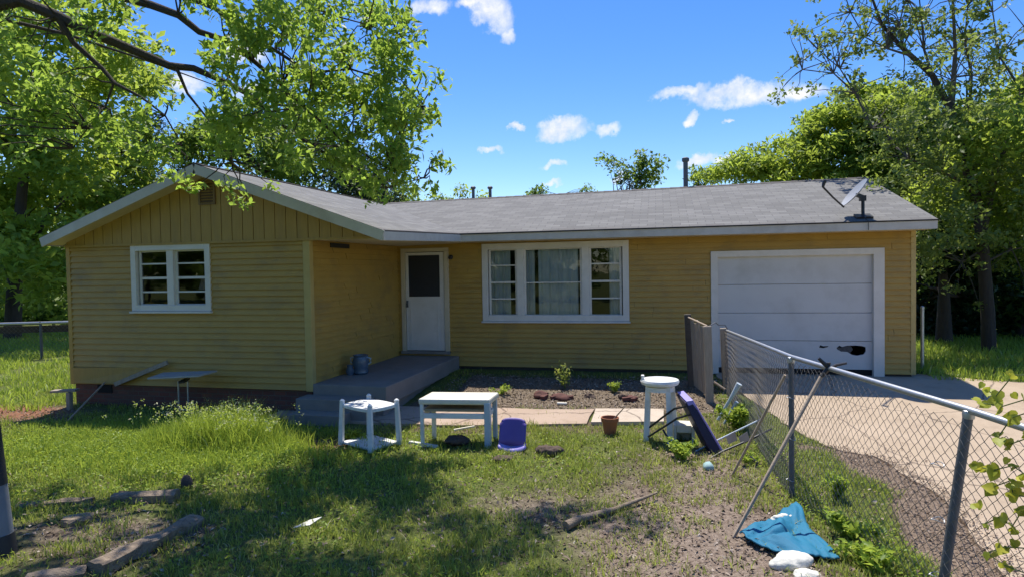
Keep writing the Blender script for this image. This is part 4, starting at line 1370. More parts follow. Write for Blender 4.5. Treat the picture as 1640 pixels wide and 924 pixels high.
# dirt clods and broken bricks
for (px, py, rx, rz, mt, nm, lb) in ((880, 728, 0.17, 0.075, 'clod', 'dirt_clod', 'large dark dirt clod in front of the purple chair seat'),
                                     (735, 712, 0.15, 0.075, 'clod', 'dirt_clod', 'dark dirt mound in the grass under the cream topped table'),
                                     (865, 636, 0.13, 0.07, 'redbrick', 'brick_heap', 'dark red brick heap on the gravel, left one of two'),
                                     (901, 638, 0.15, 0.065, 'redbrick', 'brick_heap', 'dark red brick heap beside a white chip on the gravel'),
                                     (945, 636, 0.07, 0.045, 'clod', 'dirt_clod', 'small lone clod on the gravel behind the flower pot'),
                                     (996, 637, 0.07, 0.04, 'clod', 'dirt_clod', 'small clod on the gravel left of the tall stool'),
                                     (1013, 640, 0.09, 0.04, 'redbrick', 'brick_heap', 'flat reddish rubble lump on the gravel beside the tall stool'),
                                     (805, 738, 0.12, 0.04, 'clod', 'dirt_clod', 'low dry clod in the grass below the purple seat'),
                                     (300, 777, 0.055, 0.075, 'clod', 'stump', 'small dark stump standing in tall grass near the timbers')):
    p = G(px, py)
    m = MB(); m.lump(p + Vector((0, 0, rz * 0.6)), rx, rx * 0.8, rz, int(px), 0.45, 3)
    if nm == 'brick_heap':
        for k in range(3):
            a = random.uniform(0, 3); d = Vector((math.cos(a), math.sin(a), 0.1)) * 0.08
            q = p + Vector((random.uniform(-rx, rx), random.uniform(-0.1, 0.1), 0.03))
            m.beam(q - d, q + d, 0.08, 0.055)
    o = solo(m, nm, M[mt], lb, nm.replace('_', ' '), smooth=True)
    if nm == 'dirt_clod': rumple(o, 0.03, 1)
p = G(901, 647)
m = MB(); m.box(p + Vector((-0.09, -0.03, 0)), p + Vector((0.07, 0.03, 0.03))); solo(m, 'stone_chip', M['pillow'], 'flat white stone chip in front of the brick heap', 'stone', bevel=0.01)

# porch ornament
c = Vector((-5.02, -2.42, 0.29))
T = thing('planter', 'blue grey glazed ceramic planter with handles on the porch slab', 'planter', c)
m = MB(); m.lathe(c, [(0.10, 0), (0.13, 0.03), (0.115, 0.10), (0.15, 0.20), (0.12, 0.30), (0.135, 0.33), (0.11, 0.33), (0.10, 0.25), (0.02, 0.24)], 22); m.build('pot', M['bluegrey'], T, smooth=True)
m = MB(); m.lathe(c + Vector((-0.14, -0.12, 0)), [(0.055, 0), (0.075, 0.06), (0.05, 0.14), (0.06, 0.17), (0.05, 0.17), (0.02, 0.12)], 16); m.build('small_pot', M['bluegrey'], T, smooth=True)
for s in (-1, 1):
    m = MB(); m.tube([c + Vector((s * 0.12, 0, 0.29)), c + Vector((s * 0.19, 0, 0.27)), c + Vector((s * 0.185, 0, 0.20)), c + Vector((s * 0.14, 0, 0.17))], 0.013, 8); m.build('handle', M['paleblue'], T, smooth=True)

# ------------------------------------------------------------------ things against the wing
p = G(293, 664)
T = thing('small_table', 'small grey table with thin metal legs against the wing wall', 'table', p)
a, b, c_, d = at(236, 607, -4.05), at(318, 603, -4.05), at(348, 595, -3.62), at(262, 598, -3.62)
m = MB(); m.prism([a, b, c_, d], (0, 0, 0.022)); m.build('tabletop', M['grey_board'], T)
for px in (287, 302):
    q = G(px, 663); m = MB(); m.tube([(q.x, q.y, q.z), (q.x, q.y, zat(q.x, q.y, 610))], 0.014, 8); m.build('leg', M['galv'], T, smooth=True)
q = G(266, 668); m = MB(); m.tube([q, q + Vector((0.0, 0.02, 0.06)), G(287, 660, 0.05), G(303, 661, 0.05)], 0.014, 8); m.build('foot', M['galv'], T, smooth=True)
m = MB(); m.beam(at(290, 612, -4.0), at(300, 606, -3.7), 0.08, 0.03); m.build('bracket', M['black'], T)
m = MB(); m.beam(at(184, 615, -3.52), at(268, 580, -3.52), 0.03, 0.07, (0, 0, 1)); solo(m, 'batten', M['wood_grey'], 'dark batten leaning diagonally on the foot of the wing wall', 'batten')
m = MB(); m.tube([G(108, 676, 0.02), at(168, 612, -3.50)], 0.014, 7); solo(m, 'stick', M['handle'], 'pale stick leaning against the brick foundation', 'stick')
p = G(112, 655)
T = thing('plank_bench', 'weathered grey plank bench on a stub post at the wing corner', 'bench', p)
m = MB(); m.beam(at(84, 626, p.y - 0.05), at(124, 624, p.y + 0.1), 0.16, 0.035); m.build('seat', M['wood_grey'], T)
m = MB(); m.beam(p, (p.x, p.y, zat(p.x, p.y, 628)), 0.07, 0.07, (0, 1, 0)); m.build('leg', M['wood_grey'], T)

# ------------------------------------------------------------------ landscape timbers and log
def timber(name, label, a, b, w, h, dz=0.0, seed=0, cat='timber'):
    rg = random.Random(seed)
    a, b = Vector(a), Vector(b); L = (b - a).length; n = max(4, int(L / 0.12))
    d = (b - a).normalized(); s = Vector((-d.y, d.x, 0)).normalized(); u = d.cross(s) * -1
    if u.z < 0: u = -u
    m = MB(); V = []; F = []
    prof = [(-0.5, 0.02), (-0.5, 0.8), (-0.4, 0.97), (0, 1.0), (0.4, 0.95), (0.5, 0.78), (0.5, 0.02)]
    for i in range(n + 1):
        c = a.lerp(b, i / n)
        for (x, z) in prof:
            V.append(c + s * (x * w + rg.uniform(-0.008, 0.008)) + Vector((0, 0, z * h * (1 - 0.25 * (rg.random() < 0.15)) + dz + rg.uniform(-0.014, 0.014))))
    k = len(prof)
    for i in range(n):
        for j in range(k):
            F.append((i * k + j, i * k + (j + 1) % k, (i + 1) * k + (j + 1) % k, (i + 1) * k + j))
    F.append(tuple(range(k))); F.append(tuple(n * k + j for j in reversed(range(k))))
    m.add(V, F)
    return solo(m, name, M['timber'], label, cat, 'landscape timbers around the old bed')


timber('landscape_timber', 'short square timber at the back of the old planting bed', G(184, 803), G(283, 801), 0.14, 0.095, 0, 1)
timber('landscape_timber', 'long split timber along the front of the old planting bed', G(152, 921), G(316, 840), 0.15, 0.10, 0, 2)
timber('landscape_timber', 'half buried timber at the bottom edge beside the long split timber', G(40, 935), G(140, 919), 0.13, 0.055, 0, 3)
timber('landscape_timber', 'thin grey plank lying behind the old planting bed', G(28, 812), G(150, 802), 0.09, 0.035, 0, 4)
timber('landscape_timber', 'dark rotten timber half sunk in the middle of the old bed', G(100, 840), G(150, 832), 0.14, 0.06, 0, 5)
a, b = G(906, 850), G(1052, 797)
pts = [a.lerp(b, i / 8) + Vector((random.uniform(-0.012, 0.012), random.uniform(-0.012, 0.012), 0.045 + 0.012 * math.sin(i))) for i in range(9)]
m = MB(); m.tube(pts, [0.042, 0.036, 0.030, 0.028, 0.025, 0.022, 0.018, 0.014, 0.010], 10); solo(m, 'log', M['timber'], 'long thin grey brown log lying on the bare mulch', 'log', smooth=True)

# ------------------------------------------------------------------ blue cloth with two white cushions
P4 = [G(1180, 862), G(1268, 812), G(1342, 892), G(1320, 940)]
P4 = [G(1180, 862), G(1272, 815), G(1341, 905), G(1232, 893)]
n = 40; V = []; F = []
rg = np.random.default_rng(5)
for j in range(n + 1):
    for i in range(n + 1):
        u, v_ = i / n, j / n
        p = (P4[0] * (1 - u) * (1 - v_) + P4[1] * u * (1 - v_) + P4[2] * u * v_ + P4[3] * (1 - u) * v_)
        e = Vector((math.sin(7 * v_ + 1), math.cos(6 * u), 0)) * 0.025
        p = p + e
        z = 0.03 + 0.06 * (0.5 + 0.5 * math.sin(9 * u + 4 * v_ + 2.2 * math.sin(4 * v_))) * math.sin(math.pi * min(1, max(0, u * 0.94 + 0.03))) * math.sin(math.pi * min(1, max(0, v_ * 0.94 + 0.03))) \
            + 0.05 * float(fnoise(u * 9, v_ * 5, 1.0, 3)) + 0.03 * math.exp(-((u - 0.9) ** 2 / 0.01 + (v_ - 0.15) ** 2 / 0.03)) + 0.004 * math.sin(23 * u + 9 * v_ + 3 * math.sin(7 * u)) - 0.05 * math.exp(-((v_ - 0.42 - 0.12 * math.sin(4 * u)) ** 2 / 0.0016)) * math.exp(-((u - 0.45) ** 2) / 0.06)
        V.append((p.x, p.y, float(gz(p.x, p.y)) + z))
for j in range(n):
    for i in range(n):
        q = j * (n + 1) + i
        F.append((q, q + 1, q + n + 2, q + n + 1))
m = MB(); m.add(V, F)
o = solo(m, 'blue_cloth', M['blue'], 'crumpled bright blue cloth spread at the foot of the leaning pole', 'cloth', smooth=True)
o.modifiers['split'].split_angle = math.pi
sm = o.modifiers.new('thick', 'SOLIDIFY'); sm.thickness = 0.012
for (px, py, rx, ry, lb) in ((1251, 836, 0.115, 0.075, 'small soiled white cushion poking out behind the blue cloth'), (1268, 908, 0.135, 0.085, 'larger soiled white cushion in front of the blue cloth')):
    p = G(px, py)
    m = MB(); m.lump(p + Vector((0, 0, 0.04)), rx, ry, 0.055, int(px), 0.55, 3); o = solo(m, 'cushion', M['pillow'], lb, 'cushion', smooth=True); rumple(o, 0.018, px)
p = G(1290, 926)
m = MB(); m.lump(p + Vector((0, 0, 0.03)), 0.10, 0.06, 0.04, 8, 0.3, 3); o = solo(m, 'cushion', M['pillow'], 'flat white cushion corner at the front hem of the blue cloth', 'cushion', smooth=True)

rumple(o, 0.014, 5)

# ------------------------------------------------------------------ fences, posts, gate
RAILPX = [530, 569, None, None, None]
FENCE[0] = G(1164, 626)
rail = []
for i, f in enumerate(FENCE):
    d = CAM_ROT @ (np.array(f) - CAM_POS)
    py = [529, 571, 656][i] if i < 3 else None
    if py is None:
        z = rail[-1].z + (rail[2].z - rail[1].z) * (0.8 if i == 3 else 1.0)
    else:
        lean = 0.17 if i == 2 else 0.0
        z = zat(f.x + lean, f.y, py)
    rail.append(Vector((f.x + (lean if i < 3 else 0.12), f.y, z)))
T = thing('chain_link_fence', 'sagging galvanised chain link fence with a bent top rail along the driveway', 'fence', FENCE[1])
m = MB(); m.tube(rail, [0.021, 0.022, 0.024, 0.024, 0.024], 12)
m.build('top_rail', M['galv'], T, smooth=True)
for i in (1, 2, 3, 4):
    f = FENCE[i]
    top = rail[i] + Vector((0, 0, -0.02))
    base = Vector((f.x, f.y, float(gz(f.x, f.y)) - 0.1))
    if i == 1: base.x += 0.0
    m = MB(); m.tube([base, top], 0.026 if i == 1 else 0.03, 12); ps = m.build('post', M['galv_dull'], T, smooth=True)
    m = MB(); m.lathe(top - Vector((0, 0, 0.035)), [(0.034, 0), (0.036, 0.03), (0.032, 0.05), (0.012, 0.062)], 12); m.build('post_cap', M['galv'], ps, smooth=True)
cum = [0]
for a, b in zip(FENCE[:-1], FENCE[1:]): cum.append(cum[-1] + (Vector((b.x, b.y)) - Vector((a.x, a.y))).length)


def fpt(s, h, off=0.0):
    i = min(max(np.searchsorted(cum, s) - 1, 0), len(FENCE) - 2)
    t = (s - cum[i]) / (cum[i + 1] - cum[i])
    a = FENCE[i].lerp(FENCE[i + 1], t); r = rail[i].lerp(rail[i + 1], t)
    sg = 0.03 * math.sin(3.1 * s) * math.sin(math.pi * h)
    dr = (FENCE[i + 1] - FENCE[i]).normalized(); nr = Vector((-dr.y, dr.x, 0))
    g = float(gz(a.x, a.y)) + 0.02
    return Vector((a.x, a.y, g + (r.z - 0.02 - g) * h)) + nr * (off + sg - 0.03)


m = MB(); PIT = 0.074; HT = 1.12; STEP = PIT / 2
nh = int(HT / STEP)
for fam in (1, -1):
    s = -HT if fam == 1 else 0.0
    while s < cum[-1] + (HT if fam == -1 else 0):
        pts = []
        for k in range(nh + 1):
            ss = s + fam * k * STEP
            if 0.02 < ss < cum[-1]:
                pts.append(fpt(ss, k / nh, 0.004 * (1 if (k % 2) ^ (fam > 0) else -1)))
        if len(pts) > 1: m.tube(pts, 0.0021, 4, cap=False)
        s += PIT
m.build('mesh', M['wire'], T)
m = MB()
for i in (1, 2):
    for h in (0.12, 0.42, 0.72):
        q = fpt(cum[i], h); m.tube([q + Vector((0.04 * math.cos(t), 0.04 * math.sin(t), 0.01 * math.sin(2 * t))) for t in np.linspace(0, 6.28, 12)], 0.003, 5, cap=False)
m.build('tie_wire', M['galv'], T)

# wooden end post and gate of grey boards
base = FENCE[0]
m = MB(); m.beam(base - Vector((0, 0, 0.1)), rail[0] + Vector((-0.05, 0, 0.04)), 0.12, 0.11, (0, 1, 0), 0.10, 0.10); solo(m, 'fence_post', M['wood_grey'], 'weathered wooden end post where the chain link rail starts', 'fence post', bevel=0.01)
pa, pb = G(1108, 620), G(1137, 643)
T = thing('wooden_gate', 'narrow weathered grey board gate standing open by the garage wall', 'gate', pb)
za, zb_ = zat(pa.x, pa.y, 503), zat(pb.x, pb.y, 522)
m = MB(); m.beam(pa - Vector((0, 0, 0.1)), (pa.x - 0.06, pa.y, za), 0.11, 0.11, (0, 1, 0)); m.build('post', mat('dark_weathered_wood', (0.11, 0.095, 0.08), 0.9, (0.05, 0.043, 0.036), 7, 0.8, 0.5, 30), T, bevel=0.01)
m = MB(); m.beam(pb - Vector((0, 0, 0.1)), (pb.x - 0.03, pb.y, zb_), 0.12, 0.10, (0, 1, 0)); m.build('post', M['wood_grey'], T, bevel=0.01)
for k in range(6):
    t0 = 0.13 + k * 0.130
    a = pa.lerp(pb, t0); b = pa.lerp(pb, t0 + 0.104)
    zt = za * (1 - t0) + zb_ * t0 - (0.03, 0.10, 0.05, 0.16, 0.07, 0.12)[k]
    m = MB(); m.prism([a + Vector((0, 0, 0.06)), b + Vector((0, 0, 0.06)), Vector((b.x - 0.035 + 0.012 * (k % 3 - 1), b.y + 0.012 * (k % 2), zt)), Vector((a.x - 0.04 + 0.012 * (k % 3 - 1), a.y + 0.012 * (k % 2), zt + 0.03 * (k % 3 - 1)))], (0.022, 0.006, 0)); m.build('board', M['wood_grey'], T)
m = MB(); m.tube([(pa.x - 0.05, pa.y - 0.05, za - 0.05), (pb.x - 0.03, pb.y, zb_ + 0.0)], 0.016, 8); m.build('rail', M['handle'], T, smooth=True)
wl = [Vector((pb.x, pb.y, zb_)), Vector((pb.x + 0.1, pb.y + 0.1, zb_ + 0.05)), rail[0] + Vector((-0.12, 0, 0.09)), rail[0] + Vector((-0.02, 0, 0.09)), rail[0] + Vector((0.02, 0, 0.02))]
m = MB(); m.tube(wl, 0.009, 6); m.build('latch_wire', M['galv_dull'], T, smooth=True)
m = MB(); m.tube([at(1143, 611, pb.y + 0.15), at(1161, 623, pb.y + 0.1)], 0.02, 7); m.build('stub_rail', M['handle'], T)

# poles leaning on the fence rail
def on_rail(px, i):
    a, b = rail[i], rail[i + 1]
    lo, hi = 0.0, 1.0
    for _ in range(40):
        t = (lo + hi) / 2; q = a.lerp(b, t); d = CAM_ROT @ (np.array(q) - CAM_POS)
        if 820 + FOC * d[0] / d[1] < px: lo = t
        else: hi = t
    return a.lerp(b, lo)


q = on_rail(1262, 0)
top = Vector((q.x - 0.03, q.y - 0.02, zat(q.x - 0.03, q.y - 0.02, 600)))
b = G(1172, 762)
m = MB(); m.tube([b, b.lerp(top, 0.5) + Vector((0.005, 0, 0.01)), top], [0.013, 0.014, 0.013], 9); solo(m, 'wooden_pole', M['handle'], 'thin bare pole leaning on the fence at the middle post', 'pole', 'poles leaning on the chain link fence', smooth=True)
q = on_rail(1324, 1)
top = Vector((q.x - 0.04, q.y - 0.03, zat(q.x - 0.04, q.y - 0.03, 598)))
b = G(1175, 860)
T = thing('garden_tool', 'upturned garden tool with a long wooden handle and black forked head', 'garden tool', b, 'poles leaning on the chain link fence')
m = MB(); m.tube([b, b.lerp(top, 0.5), top], [0.014, 0.016, 0.016], 9); m.build('handle', M['handle'], T, smooth=True)
yy = top.y
m = MB()
m.tube([top - (top - b).normalized() * 0.03, at(1328, 588, yy), at(1327, 580, yy)], [0.018, 0.022, 0.02], 8)
m.tube([at(1329, 590, yy), at(1318, 580, yy), at(1311, 573, yy)], [0.02, 0.018, 0.014], 8)
m.tube([at(1329, 590, yy), at(1340, 584, yy), at(1356, 581, yy)], [0.02, 0.013, 0.01], 8)
m.build('forked_head', M['black'], T, smooth=True)

# leaning dark pole at the left edge
b = G(-4, 887); 
tp = at(-58, 400, b.y - 0.05)
T = thing('leaning_pole', 'dark leaning pole with a grey band at the left edge', 'pole', b)
ax = (tp - b).normalized(); Lp = 2.3
seg = lambda h0, h1, r0, r1, nm, mt: (lambda mm: (mm.tube([b + ax * h0, b + ax * (h0 + h1) / 2, b + ax * h1], [r0, (r0 + r1) / 2, r1], 16), mm.build(nm, M[mt], T, smooth=True)))(MB())
seg(-0.1, 0.16, 0.135, 0.125, 'base', 'pole_dark'); seg(0.16, 0.56, 0.118, 0.112, 'band', 'pole_grey'); seg(0.56, Lp, 0.115, 0.085, 'shaft', 'pole_dark')

# post right of the garage, fence beyond the wing
p = G(1477, 592)
m = MB(); m.tube([p - Vector((0, 0, 0.1)), (p.x, p.y, zat(p.x, p.y, 492))], 0.03, 10); m.lathe((p.x, p.y, zat(p.x, p.y, 492) - 0.02), [(0.034, 0), (0.034, 0.03), (0.012, 0.05)], 10)
solo(m, 'fence_post', M['galv'], 'lone galvanised steel post beside the garage corner', 'fence post', smooth=True)
fa, fb = Vector((-21, -2.4, 0)), Vector((-12.6, 1.1, 0))
T = thing('chain_link_fence', 'low chain link fence across the sunny lawn beyond the wing', 'fence', ((fa + fb) / 2))
d_ = (fb - fa)
m = MB(); m.tube([fa + Vector((0, 0, 0.93)), fb + Vector((0, 0, 0.93))], 0.035, 8); m.build('top_rail', M['galv'], T, smooth=True)
m = MB(); m.beam(fa + Vector((0, 0.1, 0.76)), fb + Vector((0, 0.1, 0.78)), 0.03, 0.17); m.build('board', M['bark'], T)
for k in range(5):
    q = fa.lerp(fb, 0.06 + k * 0.22); m = MB(); m.tube([q - Vector((0, 0, 0.2)), q + Vector((0, 0, 0.96))], 0.032, 8); m.build('post', M['galv_dull'], T, smooth=True)
m = MB(); u = 0.0; Lf = d_.length; dd = d_.normalized()
for fam in (1, -1):
    u = -0.8
    while u < Lf + 0.8:
        a0, a1 = u, u + fam * 0.85
        if 0 <= min(a0, a1) and max(a0, a1) <= Lf:
            m.tube([fa + dd * a0 + Vector((0, 0, 0.05)), fa + dd * a1 + Vector((0, 0, 0.9))], 0.0025, 3, cap=False)
        u += 0.1
m.build('mesh', M['wire'], T)

# ------------------------------------------------------------------ trees
def lobe(px, py, y, rx, ry, deep=None):
    c = at(px, py, y)
    k = (c - Vector(CAM_POS)).length / FOC
    return (c.x, c.y, c.z, rx * k, (deep or (rx + ry) / 2) * k, ry * k)


def up(px, pys, y):
    """points of a trunk rising through the photo rows pys"""
    if not isinstance(px, (list, tuple)): px = [px] * len(pys)
    return [tuple(at(a, b, y)) for a, b in zip(px, pys)]


def base_at(px, y):
    p = at(px, 560, y)
    return (p.x, p.y, float(gz(p.x, p.y)))


# big shade tree whose limbs reach in from the upper left
TB = (-9.3, -7.3, float(gz(-9.3, -7.3)))
T = thing('shade_tree', 'large shade tree reaching dark limbs and bright leaves over the gabled wing', 'tree', TB)
m = MB(); m.tube([(-9.3, -7.3, -0.4), (-9.25, -7.3, 0.6), (-9.1, -7.2, 2.0), (-8.9, -7.1, 3.4), (-8.7, -7.0, 4.6), (-8.9, -7.1, 6.4), (-9.0, -7.0, 8.6)], [0.36, 0.27, 0.23, 0.21, 0.18, 0.13, 0.05], 14)
m.build('trunk', M['bark'], T, smooth=True)
LIMBS = [
    (0.085, [(-8.75, -7.05, 4.3), (-8.0, -6.7, 5.0), (27, 0, -6.3), (90, 27, -6.1), (149, 52, -5.9), (203, 79, -5.7), (271, 104, -5.5), (307, 106, -5.4), (361, 131, -5.2), (406, 158, -5.0), (442, 190, -4.9), (500, 232, -4.7), (560, 268, -4.6)]),
    (0.070, [(-8.9, -7.1, 5.2), (-8.0, -6.5, 6.4), (120, -60, -6.1), (190, -6, -5.8), (240, 8, -5.7), (290, 25, -5.6), (316, 50, -5.5), (361, 63, -5.4), (406, 97, -5.2), (451, 135, -5.1), (496, 180, -5.0), (560, 232, -4.8), (632, 276, -4.6)]),
    (0.050, [(190, -6, -5.8), (250, -20, -5.4), (316, 0, -5.1), (343, 14, -5.0), (388, 45, -4.9), (440, 78, -4.7), (500, 120, -4.5), (570, 170, -4.3), (640, 190, -4.1)]),
    (0.038, [(97, 34, -6.1), (117, 68, -6.0), (158, 108, -5.9), (180, 131, -5.85), (225, 158, -5.7), (266, 185, -5.6), (290, 232, -5.5)]),
    (0.024, [(280, 106, -5.5), (302, 153, -5.4), (347, 212, -5.3), (368, 262, -5.2)]),
    (0.018, [(356, 66, -5.4), (358, 92, -5.4), (364, 118, -5.4)]),
    (0.016, [(178, 130, -5.85), (162, 172, -5.8), (140, 205, -5.7), (120, 240, -5.6)]),
    (0.045, [(-8.9, -7.1, 6.0), (-7.4, -6.0, 7.0), (-5.6, -5.2, 7.2), (-3.8, -4.6, 7.0), (-2.6, -4.3, 6.6), (-1.8, -4.1, 6.2)]),
    (0.040, [(-8.9, -7.1, 5.6), (-7.3, -6.9, 6.5), (-5.8, -6.4, 6.9), (-4.3, -6.2, 6.8), (-3.0, -6.0, 6.4)]),
    (0.040, [(-8.9, -7.1, 5.0), (-8.6, -6.3, 5.4), (-8.2, -5.0, 5.5), (-7.8, -3.9, 5.4), (-7.2, -2.9, 5.2)]),
    (0.022, [(440, 78, -4.7), (470, 40, -4.6), (520, 20, -4.5), (590, 40, -4.3), (640, 60, -4.2)]),
    (0.020, [(500, 120, -4.5), (560, 110, -4.4), (620, 130, -4.2), (680, 180, -4.1)]),
    (0.018, [(560, 268, -4.6), (620, 300, -4.5), (680, 285, -4.4)]),
]
rgT = random.Random(12)
tips = []
for r, P in LIMBS:
    pts = [at(*p) if p[0] > 30 or p[0] == 27 else Vector(p) for p in P]
    pts = [p + Vector((rgT.uniform(-.02, .02), rgT.uniform(-.05, .05), rgT.uniform(-.02, .02))) for p in pts]
    n = len(pts)
    m = MB(); m.tube(pts, [max(0.006, r * (1 - 0.86 * i / (n - 1))) for i in range(n)], 9)
    m.build('branch', M['bark'], T, smooth=True)
    tips += pts[2:] if n > 5 else pts
rn = np.random.default_rng(22)
CL = []
def spray(px0, px1, py0, py1, n, y0, y1, r=0.30, keep=None):
    for _ in range(n):
        for _try in range(30):
            px, py = rn.uniform(px0, px1), rn.uniform(py0, py1)
            if keep is None or keep(px, py): break
        y = rn.uniform(y0, y1)
        CL.append((at(px, py, y), r * rn.uniform(0.7, 1.35)))
gap = lambda a, b: not (185 < a < 335 and 15 < b < 112) and not (150 < a < 345 and 112 < b < 190 and (int(a) * 7919 + int(b)) % 4 > 0)
roofline = lambda a: 262 + (a - 330) * 0.213
right = lambda b: 655 if b < 110 else (690 if b < 220 else 650)
edge = lambda a, b: a < right(b) - 25 * math.sin(b * 0.09) and gap(a, b) and (b < roofline(a) - 30)
spray(330, 500, 0, 300, 52, -6.4, -5.2, 0.21, edge)
spray(470, 700, 0, 320, 84, -5.4, -3.8, 0.22, edge)
spray(520, 690, 0, 230, 40, -5.0, -3.6, 0.22, edge)
spray(0, 340, -10, 40, 12, -6.4, -5.4, 0.22, gap)
spray(20, 330, 120, 270, 24, -6.4, -5.6, 0.19, gap)
spray(0, 180, 40, 200, 12, -6.4, -5.6, 0.20, gap)
spray(-100, 560, -300, -20, 28, -7.0, -5.8, 0.28)
spray(-300, -10, -200, 250, 22, -7.6, -6.6, 0.28)
for px, py, y, r in ((272, 283, -5.4, .15), (300, 293, -5.4, .15), (318, 300, -5.3, .11), (362, 297, -5.2, .15), (385, 315, -5.1, .17), (436, 300, -5.0, .13), (395, 330, -5.1, .10), (470, 262, -5.0, .2),
                     (672, 205, -4.1, .25), (688, 180, -4.1, .2), (700, 258, -4.2, .2), (716, 268, -4.2, .13), (660, 300, -4.3, .22), (640, 240, -4.2, .3), (600, 310, -4.3, .25), (690, 300, -4.3, .13),
                     (640, 20, -4.2, .22), (650, 90, -4.2, .18), (655, 40, -4.2, .15), (660, 150, -4.1, .18)):
    CL.append((at(px, py, y), r))
for q in [(-3.0, -6.0, 6.4), (-3.8, -5.6, 6.7), (-2.6, -4.4, 6.6), (-1.9, -4.1, 6.2), (-2.8, -5.0, 6.9), (-4.6, -5.8, 7.1)]:
    for _ in range(4):
        CL.append((Vector(q) + Vector(rn.normal(0, 0.4, 3)), 0.38))
cents = [tuple(c) for c, r in CL]; rads = [r for c, r in CL]
tw = MB()
tp_ = np.array([tuple(p) for p in tips])
for c, r in CL:
    d = np.linalg.norm(tp_ - np.array(c), axis=1); k = int(d.argmin())
    if d[k] < 2.2:
        tw.tube(curve_pts(tp_[k], c, 0.06, 4, 0.04, rgT), [0.012, 0.010, 0.008, 0.006, 0.003], 5, cap=False)
tw.build('twigs', M['bark'], T, smooth=True)
crown_mesh('crown', cents, rads, 66, 0.105, M['leaf_near'], T, 0.42, 0.7, 0.9, 0.5, 0.58, np.random.default_rng(3))

GRP = 'trees beyond the lawn on the left'
tree('leafy_tree', 'tall bright leafy tree at the far left edge beyond the lawn', 'tree', base_at(20, 4), up([25, 40, 60], [420, 260, 100], 4), 0.26,
     [lobe(50, 150, 4, 90, 90), lobe(110, 60, 5, 90, 70), lobe(20, 300, 3.5, 90, 90), lobe(-60, 200, 4, 110, 130), lobe(60, 400, 3.2, 80, 60), lobe(-40, 420, 4, 100, 80)],
     150, 0.85, 130, 0.26, M['leaf_bright'], M['bark'], GRP, 31, tone=0.64)
tree('leafy_tree', 'broad bright green tree behind the left corner of the wing', 'tree', base_at(170, 9), up([170, 165, 170], [430, 320, 200], 9), 0.24,
     [lobe(150, 260, 9, 90, 90), lobe(190, 170, 10, 80, 70), lobe(120, 380, 8, 70, 70), lobe(90, 470, 7.5, 60, 50), lobe(200, 300, 8, 60, 60), lobe(240, 350, 9, 80, 60), lobe(60, 330, 8.5, 60, 70)],
     150, 0.85, 130, 0.26, M['leaf_bright'], M['bark'], GRP, 32, tone=0.56)
tree('leafy_tree', 'shadowy low tree standing behind the far chain link fence', 'tree', base_at(60, 12), up([60, 60], [430, 330], 12), 0.2,
     [lobe(40, 470, 12, 90, 60), lobe(150, 480, 12, 90, 60), lobe(-60, 470, 12, 90, 70), lobe(90, 400, 13, 100, 60), lobe(10, 525, 11.5, 60, 22), lobe(100, 522, 11.5, 60, 22)],
     130, 0.8, 140, 0.26, M['leaf_far'], M['bark'], GRP, 33, tone=0.42)
tree('cedar_tree', 'dark cedar rising behind the left slope of the wing roof', 'tree', base_at(240, 12), up([240, 240], [420, 260], 12), 0.2,
     [lobe(235, 265, 12, 55, 45), lobe(230, 330, 12, 70, 60), lobe(265, 215, 12, 35, 40), lobe(190, 300, 12.5, 40, 50)],
     70, 0.7, 190, 0.16, M['leaf_dark'], M['bark'], None, 34, aspect=0.3, tone=0.45)
tree('cedar_tree', 'dark cedar behind the wing roof near the roof valley', 'tree', base_at(585, 12), up([585, 585], [420, 280], 12), 0.2,
     [lobe(585, 285, 12, 55, 40), lobe(575, 330, 12, 75, 50), lobe(540, 262, 12, 40, 40), lobe(610, 312, 12, 40, 35)],
     60, 0.7, 190, 0.16, M['leaf_dark'], M['bark'], None, 35, aspect=0.3, tone=0.4)
tree('leafy_tree', 'hazy mid green tree filling the gap behind the gable peak', 'tree', base_at(430, 14), up([430, 430], [420, 280], 14), 0.22,
     [lobe(400, 260, 14, 90, 60), lobe(480, 250, 14, 80, 55), lobe(340, 240, 14, 60, 50), lobe(440, 190, 15, 60, 40), lobe(640, 318, 15, 50, 24), lobe(520, 310, 14, 60, 40)],
     110, 0.85, 110, 0.26, M['leaf_far'], M['bark'], None, 36, tone=0.45)
# ---- right-hand side
tree('feathery_tree', 'broad feathery green tree rising behind the garage roof', 'tree', base_at(1400, 9), up([1400, 1395, 1390], [430, 320, 230], 9), 0.22,
     [lobe(1205, 275, 9, 55, 16), lobe(1255, 252, 9, 60, 26), lobe(1300, 268, 8.5, 70, 30), lobe(1345, 215, 9, 62, 42), lobe(1395, 185, 9.5, 48, 42), lobe(1390, 250, 8.5, 85, 50), lobe(1455, 255, 9, 75, 60), lobe(1460, 320, 8, 80, 50), (*lobe(1330, 300, 8.5, 110, 28)[:3], *lobe(1330, 300, 8.5, 110, 28)[3:]), lobe(1160, 285, 9, 30, 10), lobe(1430, 205, 9, 70, 55), lobe(1290, 238, 9, 50, 22), lobe(1480, 225, 9.5, 60, 60), lobe(1240, 280, 8.5, 70, 14)],
     330, 0.58, 170, 0.18, M['leaf_bright'], M['bark'], None, 41, aspect=0.35, flat=0.45, tone=0.56)
